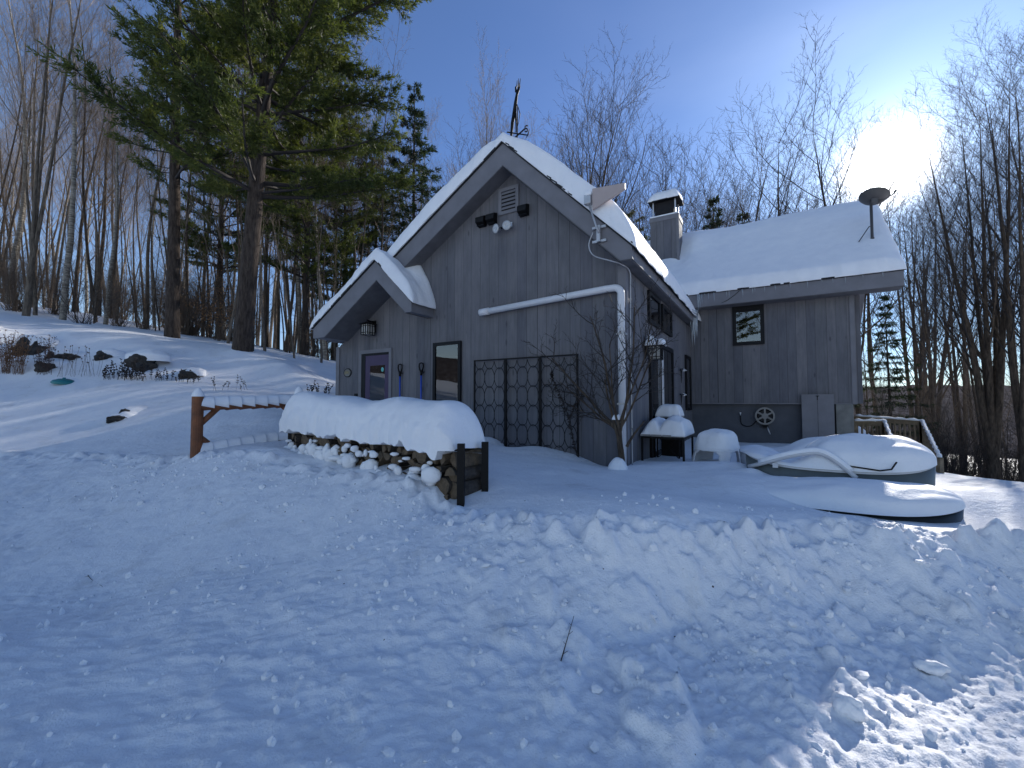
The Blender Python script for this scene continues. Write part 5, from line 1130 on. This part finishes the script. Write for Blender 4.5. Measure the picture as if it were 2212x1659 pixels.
boat(2.70, 1.62, .36, 2.3, 1.0, .30, R_(-1), 'snow-covered boat farthest back, nearest to the foundation wall', 'hull_light', False, .34, dip=.16)
boat(2.66, -.95, .215, 2.3, 1.05, .24, R_(-2), 'large boat under thick smooth snow with its dark hull showing beside the ploughed bank', 'hull_dark', False, .24, rim=False)


# woodpile: rack with split logs under a thick cap of snow
PO = Vector((-.57, 4.55, 0)); PD = Vector((-.79, .613, 0)).normalized(); PN = Vector((-PD.y, PD.x, 0)) * -1      # PN points away from the camera
if PN.y < 0: PN = -PN
def pw_(s_, n_, z=0): return PO + PD * s_ + PN * n_ + Vector((0, 0, z))
PLEN = 3.75
r = empty('firewood_rack', PO, 0, 'black metal firewood rack with upright end posts holding split logs', 'firewood rack')
def loc(p): return Vector(p) - PO
for s_, n_, zt, zb in ((-.06, -.02, 1.21, .3), (-.06, .36, 1.20, .3), (PLEN, .0, 1.37, .6), (PLEN, .36, 1.37, .6)):
    MB().bar(loc(pw_(s_, n_, zb)), loc(pw_(s_ + (.02 if s_ == 0 else 0), n_, zt)), .075, .075).build('post', M['black'], r)
MB().bar(loc(pw_(0, .05, .50)), loc(pw_(PLEN, .05, .72)), .05).build('rail', M['black'], r); MB().bar(loc(pw_(0, .33, .50)), loc(pw_(PLEN, .33, .72)), .05).build('rail', M['black'], r)
def log_mesh(seed):
    R = random.Random(seed); rad = R.uniform(.075, .105); a0 = R.uniform(0, 6.3); span = R.choice((1.6, 2.1, 3.1, 6.28)); L = .44; pts = []
    if span < 6:
        pts.append((0, 0))
    for k in range(9): t = a0 + span * k / (8 if span < 6 else 9); q = rad * R.uniform(.9, 1.08); pts.append((q * math.cos(t), q * math.sin(t)))
    cx = sum(p[0] for p in pts) / len(pts); cy = sum(p[1] for p in pts) / len(pts); pts = [(p[0] - cx, p[1] - cy) for p in pts]; n = len(pts); vs = []; NL = 6
    for j in range(NL + 1):
        y = -L / 2 + L * j / NL
        for (x, z) in pts: vs.append((x * R.uniform(.95, 1.05), y + (R.uniform(-.01, .01) if j in (0, NL) else 0), z * R.uniform(.95, 1.05)))
    fs = [tuple(range(n - 1, -1, -1)), tuple(NL * n + k for k in range(n))]; mi = [1, 1]
    for j in range(NL):
        for k in range(n):
            fs.append((j*n+k, j*n+(k+1)%n, (j+1)*n+(k+1)%n, (j+1)*n+k)); mi.append(1 if span < 6 and (k == 0 or k == n - 1) else 0)
    me = bpy.data.meshes.new('split_log'); me.from_pydata(vs, [], fs); me.materials.append(M['bark']); me.materials.append(M['wood_end']); me.polygons.foreach_set('material_index', mi); me.update(); return me
LOGS = [log_mesh(i) for i in range(14)]
LANG = math.atan2(PN.y, PN.x) - math.pi / 2
R2 = random.Random(8)
def put_log(s_, z, n_=.18, me=None, label=None, jit=.03):
    o = bpy.data.objects.new('split_log', me or LOGS[R2.randrange(14)]); COL.objects.link(o); o.location = pw_(s_, n_ + R2.uniform(-jit, jit), z); o.rotation_euler = (R2.uniform(-.06,.06), R2.uniform(0, 6.28), LANG + R2.uniform(-.05, .05))
    tag(o, label or 'split firewood log stacked in the snow-capped rack, end grain facing the road', 'log', 'split logs in the firewood rack'); return o
for c_ in range(23):
    s_ = .12 + c_ * .158; gnd = .50 + .22 * s_ / PLEN
    for k in range(5):
        z = gnd + .09 + k * .145 + R2.uniform(-.015, .015)
        if z < (.35 if c_ < 4 else .72): continue
        put_log(s_ + R2.uniform(-.02, .02) + (.07 if k % 2 else 0), z)
for z, k in ((1.02, 3), (.86, 4), (.70, 6)): put_log(.075, z, .22, LOGS[k], {1.02: 'grey-barked log lying crosswise at the near end, topmost under the snow', .86: 'pale split log at the near end of the woodpile, second from the top', .70: 'brown split log at the near end of the woodpile, just above the snow'}[z])
# cap of snow over the pile
nu, nv = 210, 54
U = np.linspace(0, 1, nu); Vv = np.linspace(0, 1, nv); P = np.zeros((nu, nv, 3))
for i, u in enumerate(U):
    s_ = .02 + u * (PLEN + .18); e = min(1, (u / .085)) if u < .085 else (min(1, (1 - u) / .10) if u > .90 else 1.0); er = math.sqrt(max(0, 1 - (1 - e) ** 2)); er = er if e < 1 else 1
    topz = 1.63 + .17 * u + .025 * math.sin(u * 9) + .02 * math.sin(u * 21 + 1); botb = 1.14 + .10 * u
    fr_ = -.13 - .05 * math.sin(u * 14); bk_ = .56; botf = 1.20 - .03 * u - .14 * math.exp(-(u / .12) ** 2)
    botf += .06 * float(perlin(np.array([u * 15.]), np.array([1.5]), 33)[0]) + .035 * float(perlin(np.array([u * 37.]), np.array([2.5]), 34)[0]) - (.05 if .2 < u < .5 else 0)
    if u < .04: botf = 1.13
    top = botb + (topz - botb) * er
    for j, v_ in enumerate(Vv):
        t = v_ * math.pi; cx = (fr_ + bk_) / 2; hw_ = (bk_ - fr_) / 2 * (.72 + .28 * er)
        n_ = cx - hw_ * np.sign(math.cos(t)) * abs(math.cos(t)) ** .72; bot = botf if v_ < .5 else 1.05
        z = bot + (top - bot) * abs(math.sin(t)) ** .62
        P[i, j] = pw_(s_, n_, z)
dn = fbm(P[..., 0] * 2 + P[..., 2] * 2, P[..., 1] * 2 + P[..., 2] * 1.3, 4, 90)
ed = np.abs(np.linspace(-1, 1, nv))[None, :] ** 6; P[..., 2] += .012 * dn * (1 - ed); P += (np.array(PN)[None, None] * (-.014 * dn * (1 - .2 * ed))[..., None])
# clumpy lip along the front edge
lip = np.exp(-((np.linspace(0, 1, nv)[None, :] - .06) / .10) ** 2) * lumps(np.tile(U[:, None] * 3.9, (1, nv)), np.tile(Vv[None] * 1.4, (nu, 1)), .16, 4, .8)
P -= np.array(PN)[None, None] * (lip * .35)[..., None]
wv_ = np.linspace(0, 1, 12)[None, :, None]; under = P[:, -1:, :] * (1 - wv_) + P[:, :1, :] * wv_
cp_ = grid_mesh('snow_blanket', np.concatenate([P, under], 1)[:, ::-1], M['snow_soft']); tag(cp_, 'long thick rounded cap of snow lying over the firewood rack', 'snow cap')
V_ = []; F_ = []; n0 = 0
for k in range(95):                                  # clumps stuck to the log ends and spilled at their foot
    u = R2.uniform(.04, 1); s_ = -.02 + u * PLEN; z = (1.02 + .10 * u) - abs(R2.gauss(0, .16)); z = max(z, .62 + .1 * u); sz = R2.uniform(.018, .045)
    if k % 2 == 0: z = .84 + .14 * u + R2.uniform(-.1, .02); sz *= 1.6
    c = pw_(s_, -.05 - R2.uniform(0, .07), z); q = IV * sz * np.array([R2.uniform(.8, 2.0), R2.uniform(.5, .9), R2.uniform(.6, 1.7)]); q = q * (1 + .22 * np.sin(IV[:, [1]] * 4 + k) * np.cos(IV[:, [0]] * 3 + k * 2)) + np.array(c); V_.append(q); F_.append(IF + n0); n0 += len(IV)
tag(np_mesh('snow_clumps', np.concatenate(V_), np.concatenate(F_), M['snow_clump']), 'clumps of snow stuck between and below the log ends of the woodpile', 'snow', kind='stuff')

# stained log rail frame with scalloped snow
A0 = Vector((-4.79, 6.5, 0)); A1 = Vector((-3.9, 7.8, 0)); AD = (A1 - A0); AL = AD.length; AD.normalize()
r = empty('log_rail', A0, 0, 'reddish-brown log rail frame with diagonal braces and scalloped snow on both rails', 'log rail')
def lg(s_, z, n_=0): return AD * s_ + Vector((0, 0, z)) + Vector((-AD.y, AD.x, 0)) * n_
for s_, zt, zb, w_ in ((0, 1.735, .3, .078), (AL, 1.80, .4, .075)): MB().tube([lg(s_, zb), lg(s_, zt - .01), lg(s_, zt)], [w_, w_, w_ * .95], 16).build('post', M['rust_wood'], r, smooth=False)
def rail(z0, z1, name):
    pts = []; rad = []; nseg = 8
    for k in range(nseg * 6 + 1):
        t = k / (nseg * 6); ph = (t * nseg) % 1; pts.append(lg(t * AL, z0 + (z1 - z0) * t)); rad.append(.058 + .016 * (1 - ph) ** 2)
    rl = MB().tube(pts, rad, 12).build(name, M['rust_wood'], r, smooth=True)
    nu_, nv_ = 150, 22; Pn = np.zeros((nu_, nv_, 3))
    for i in range(nu_):
        t = i / (nu_ - 1); ph = (t * nseg) % 1; tooth = .55 + .45 * ph; zz = z0 + (z1 - z0) * t + .02; e = math.sqrt(max(0, 1 - (1 - min(1, min(t, 1 - t) / .04)) ** 2)) if min(t, 1 - t) < .04 else 1
        for j in range(nv_):
            a_ = math.pi * (-.12 + 1.24 * j / (nv_ - 1)); rr_ = (.062 + .012 * ph); hgt = .145 * e * (.85 + .15 * tooth)
            Pn[i, j] = lg(t * AL, zz + (hgt * max(0, math.sin(a_)) ** .8 if math.sin(a_) > 0 else -.05 * ph * (1 if math.cos(a_) > 0 else 1)), -rr_ * 1.12 * math.cos(a_) * (1 + .22 * ph))
    grid_mesh('snow_strip', Pn[:, ::-1], M['snow_soft'], r)
rail(1.575, 1.62, 'top_rail'); rail(.86, 1.0, 'lower_rail')
for (s0, z0, s1, z1) in ((.05, 1.32, .27, 1.55), (.05, 1.10, .27, .90), (AL - .30, 1.58, AL - .04, 1.36)): MB().tube([lg(s0, z0), lg(s1, z1)], .042, 10).build('brace', M['rust_wood'], r, smooth=True)
for s_, z in ((0, 1.73), (AL, 1.795)): q = mound('snow_cap', .085, .085, .14, r, n=24, m=10, ns=.01, nf=8, p=1.6, q=1.4); q.location = lg(s_, z)

# rocks showing through the snow of the garden bank
def surf(px, py, d0=4.0, d1=22.0):
    for k in range(900):
        d = d0 + (d1 - d0) * k / 900; q = at(px, py, d)
        if q.z <= gz(q.x, q.y) + .01: return q
    return at(px, py, 12)
def rock(px, py, wpx, hpx, label, seed, mat='rock', d0=4.0):
    q = surf(px, py, d0); sc = q.y / F; b = bmesh.new(); bmesh.ops.create_icosphere(b, subdivisions=4, radius=1); V = np.array([v.co[:] for v in b.verts]); Fq = np.array([[v.index for v in f.verts] for f in b.faces]); b.free()
    d_ = 1 + .35 * perlin(V[:, 0] * 1.2 + seed, V[:, 2] * 1.2 + V[:, 1], 2) + .12 * perlin(V[:, 0] * 4 + seed, V[:, 2] * 4, 3)
    V = V * d_[:, None]; V = np.round(V * 5) / 5 * .35 + V * .65
    r_ = np_mesh('rock', V * [wpx * sc * .52, .24, hpx * sc * .8], Fq, M[mat], smooth=False); r_.location = q + Vector((0, .02, .0)); tag(r_, label, 'rock', 'rocks of the garden bank'); 
    s_ = mound('snow_hood', wpx * sc * .72, .34, hpx * sc * .5, None, n=40, m=12, ns=.05, nf=3, seed=seed, skirt=.12); s_.location = q + Vector((0, .22, hpx * sc * .62)); tag(s_, 'snow hood on ' + ' '.join(label.split()[:13]), 'snow'); return r_
for px, py, w_, h_, lab in [(62, 759, 56, 34, 'wide dark rock highest at the left end of the garden bank'), (120, 772, 22, 16, 'small dark rock right below the highest one on the garden bank'), (150, 772, 36, 12, 'flat dark rock in the middle of the garden bank'),
                            (226, 771, 34, 16, 'small pointed dark rock right of the flat one on the garden bank'), (100, 795, 40, 20, 'dark rock behind the reddish dry stalks on the garden bank'),
                            (305, 790, 64, 32, 'largest angular dark rock of the garden bank'), (404, 812, 32, 16, 'rightmost dark rock of the garden bank'), (278, 893, 20, 14, 'lone pointed dark stone on the slope below the garden'), (256, 905, 26, 12, 'pale-topped stone beside the lone pointed stone')]:
    rock(px, py, w_, h_, lab, px * .13)
# dry plants
def stalks(px0, px1, py, n, h, mat, label, name, heads=True, lean=.25, seed=1, r0=.004, wig=.1, d0=4):
    R = random.Random(seed); S = []; q0 = surf((px0 + px1) / 2, py, d0)
    for k in range(n):
        px = px0 + (px1 - px0) * (k + R.random()) / n; q = surf(px, py + R.uniform(-3, 3), d0); d = Vector((R.uniform(-lean, lean), R.uniform(-.1,.1), 1)).normalized(); L = h * R.uniform(.5, 1.15); p = q - Vector((0, 0, .05)) - q0
        for j in range(6):
            d = (d + Vector((R.uniform(-wig, wig), 0, R.uniform(-.02, .02)))).normalized(); p2 = p + d * L / 6; S.append((*p, *p2, r0, r0 * .8))
            if heads and j > 1:
                for _ in range(3): e = p2 + Vector((R.uniform(-.03, .03), R.uniform(-.03, .03), R.uniform(0, .03))); S.append((*p2, *e, r0 * 1.6, r0 * 2.2))
            p = p2
        if not heads: S.append((*p, *(p + Vector((0, 0, .025))), .014, .012))
        if k: S.append((*(q - Vector((0, 0, .06)) - q0), *prev, r0, r0))
        prev = q - Vector((0, 0, .06)) - q0
    V, Q = segs_mesh('x', S, None, 4); o = np_mesh(name, V, Q, M[mat]); o.location = q0; tag(o, label, 'dry plant')
stalks(2, 22, 806, 60, 1.05, 'dry_grass', 'reddish-brown clump of dry ornamental grass at the far left of the garden', 'grass_clump', lean=.16, r0=.003, seed=2)
stalks(28, 52, 808, 45, 1.0, 'dry_grass', 'second reddish-brown clump of dry grass, right of the first', 'grass_clump', lean=.2, r0=.003, seed=3)
stalks(78, 112, 806, 40, .9, 'dry', 'thin reddish dry stalks in front of the dark rocks at the left', 'dry_stalks', lean=.25, r0=.003, seed=4)
stalks(120, 215, 812, 26, .75, 'dry', 'loose row of tall thin dry flower stems in the middle of the garden', 'dry_stalks', heads=False, lean=.3, r0=.003, seed=5)
stalks(222, 262, 819, 14, .42, 'twig_dark', 'left dark tuft of dry flower spikes leaning left below the largest rock', 'dry_stalks', lean=.5, r0=.006, seed=6)
stalks(262, 305, 820, 26, .52, 'twig_dark', 'dense dark tuft of dry flower spikes just below the largest rock', 'dry_stalks', lean=.3, r0=.006, seed=7)
stalks(310, 375, 822, 14, .32, 'twig_dark', 'short dark dry spikes right below the largest rock', 'dry_stalks', lean=.3, r0=.005, seed=8)
stalks(380, 430, 826, 10, .34, 'twig_dark', 'short dry spikes in front of the rightmost garden rock', 'dry_stalks', lean=.25, r0=.005, seed=9)
stalks(455, 545, 842, 8, .36, 'twig_dark', 'few branching dry stems behind the log rail', 'dry_stalks', lean=.4, r0=.004, seed=10)
stalks(660, 712, 856, 14, .42, 'twig_dark', 'leafy dark dry stems just left of the house wall', 'dry_stalks', lean=.4, r0=.006, seed=11, d0=9)
q = surf(138, 826); tl = MB(); tl.lathe([(.001, .09), (.10, .085), (.20, .05), (.24, .0), (.22, -.03)], 28); tl.lathe([(.001, .12), (.03, .12), (.035, .08)], 12); o = tl.build('pot_lid', M['teal'], None, smooth=True, fixn=False); o.location = q + Vector((0, 0, -.0)); o.rotation_euler = (.1, .12, 0); tag(o, 'teal lid half buried in the snow at the foot of the garden bank', 'lid')

# deck and stairs beyond the wing
r = empty('deck_stairs', at(1760, 940, 12.0) * 1.0, 0, 'weathered wooden deck stairs with baluster railings covered in snow, right of the house', 'stairs'); O_ = Vector(r.location)
def rl(P0, P1, hgt, nb, name='railing', snow=True, post0=True, post1=True, hs=None):
    P0 = Vector(P0) - O_; P1 = Vector(P1) - O_; rr_ = MB(); g_ = Vector((0, 0, 1)); dr_ = (P1 - P0)
    rr_.bar(P0, P1, .09, .04); rr_.bar(P0 - g_ * .068, P1 - g_ * .068, .04, .10)
    ro_ = rr_.build(name, M['deck'], r, fixn=False)
    MB().bar(P0 - g_ * (hgt - .08), P1 - g_ * (hgt - .08), .04, .09).build('bottom_rail', M['deck'], ro_)
    for k in range(nb): t = (k + .5) / nb; q_ = P0 + dr_ * t; MB().bar(q_ - g_ * .05, q_ - g_ * hgt, .036).build('baluster', M['deck'], ro_)
    for f_, t in ((post0, 0), (post1, 1)):
        if f_: q_ = P0 + dr_ * t; MB().bar(q_ + g_ * .02, q_ - g_ * (hgt + .5), .095).build('post', M['deck'], ro_)
    if snow:
        n_ = max(6, int(dr_.length / .09)); s_ = MB(); s_.tube([P0 + dr_ * (k / n_) + g_ * (.035 + .012 * math.sin(k * 2.1)) for k in range(n_ + 1)], [.042 + .012 * math.sin(k * 1.7) for k in range(n_ + 1)], 8); s_.build('rail_snow', M['snow_soft'], ro_, smooth=True)
nA = at(1846, 911, 12.3); nB = at(1910, 911, 11.9); nC = at(1943, 990, 10.0); fA = at(1850, 900, 14.2); fB = at(1900, 902, 13.6); fC = at(1992, 911, 12.7); fD = at(2030, 990, 10.3)
rl(nA, nB, .85, 6); rl(nB, nC, .80, 9, hs=1); rl(fA, fC, .85, 14); rl(fC, fD, .85, 12)
fl = MB(); 
def quad_slab(mb, a, b, c, d, t): a, b, c, d = [Vector(x) - O_ for x in (a, b, c, d)]; g_ = Vector((0, 0, t)); mb.add([a, b, c, d, a - g_, b - g_, c - g_, d - g_], [(0,1,2,3),(7,6,5,4),(0,4,5,1),(1,5,6,2),(2,6,7,3),(3,7,4,0)])
dz = Vector((0, 0, -.78)); quad_slab(fl, nA + dz, nB + dz, fC + dz, fA + dz, .12); fl.build('landing', M['deck'], r)
nst = 7
for k in range(nst):
    t0, t1 = k / nst, (k + 1) / nst; a = nB.lerp(nC, t0) + dz; b = fC.lerp(fD, t0) + dz; c = fC.lerp(fD, t1) + dz; d = nB.lerp(nC, t1) + dz
    zz = min(a.z, b.z) - .02
    for q_ in (a, b, c, d): q_.z = (a.z + b.z) / 2 if q_ in (a, b) else q_.z
    zt = (nB.lerp(nC, t0).z + fC.lerp(fD, t0).z) / 2 - .80
    a.z = b.z = c.z = d.z = zt
    st = MB(); quad_slab(st, a, b, c, d, .14); so_ = st.build('step', M['deck'], r)
    ss = MB(); up_ = Vector((0, 0, .10)); quad_slab(ss, a + up_, b + up_, c + up_ - Vector((0,0,.05)), d + up_ - Vector((0,0,.05)), .10); ss.build('step_snow', M['snow_soft'], so_, bevel=.03)
ss = MB(); up_ = dz + Vector((0, 0, .14)); quad_slab(ss, nA + up_, nB + up_, fC + up_, fA + up_, .13); ss.build('landing_snow', M['snow_soft'], r, bevel=.03)
# snow bank heaped on the deck behind the wing corner
s_ = mound('snow_heap', .8, .5, 1.0, None, ns=.05, nf=2, seed=12, skirt=.2, p=1.8, q=1.5); q = at(1838, 935, 13.2); s_.location = (q.x, q.y, q.z - .7); tag(s_, 'high heap of sunlit snow on the deck behind the corner of the wing', 'snow heap')
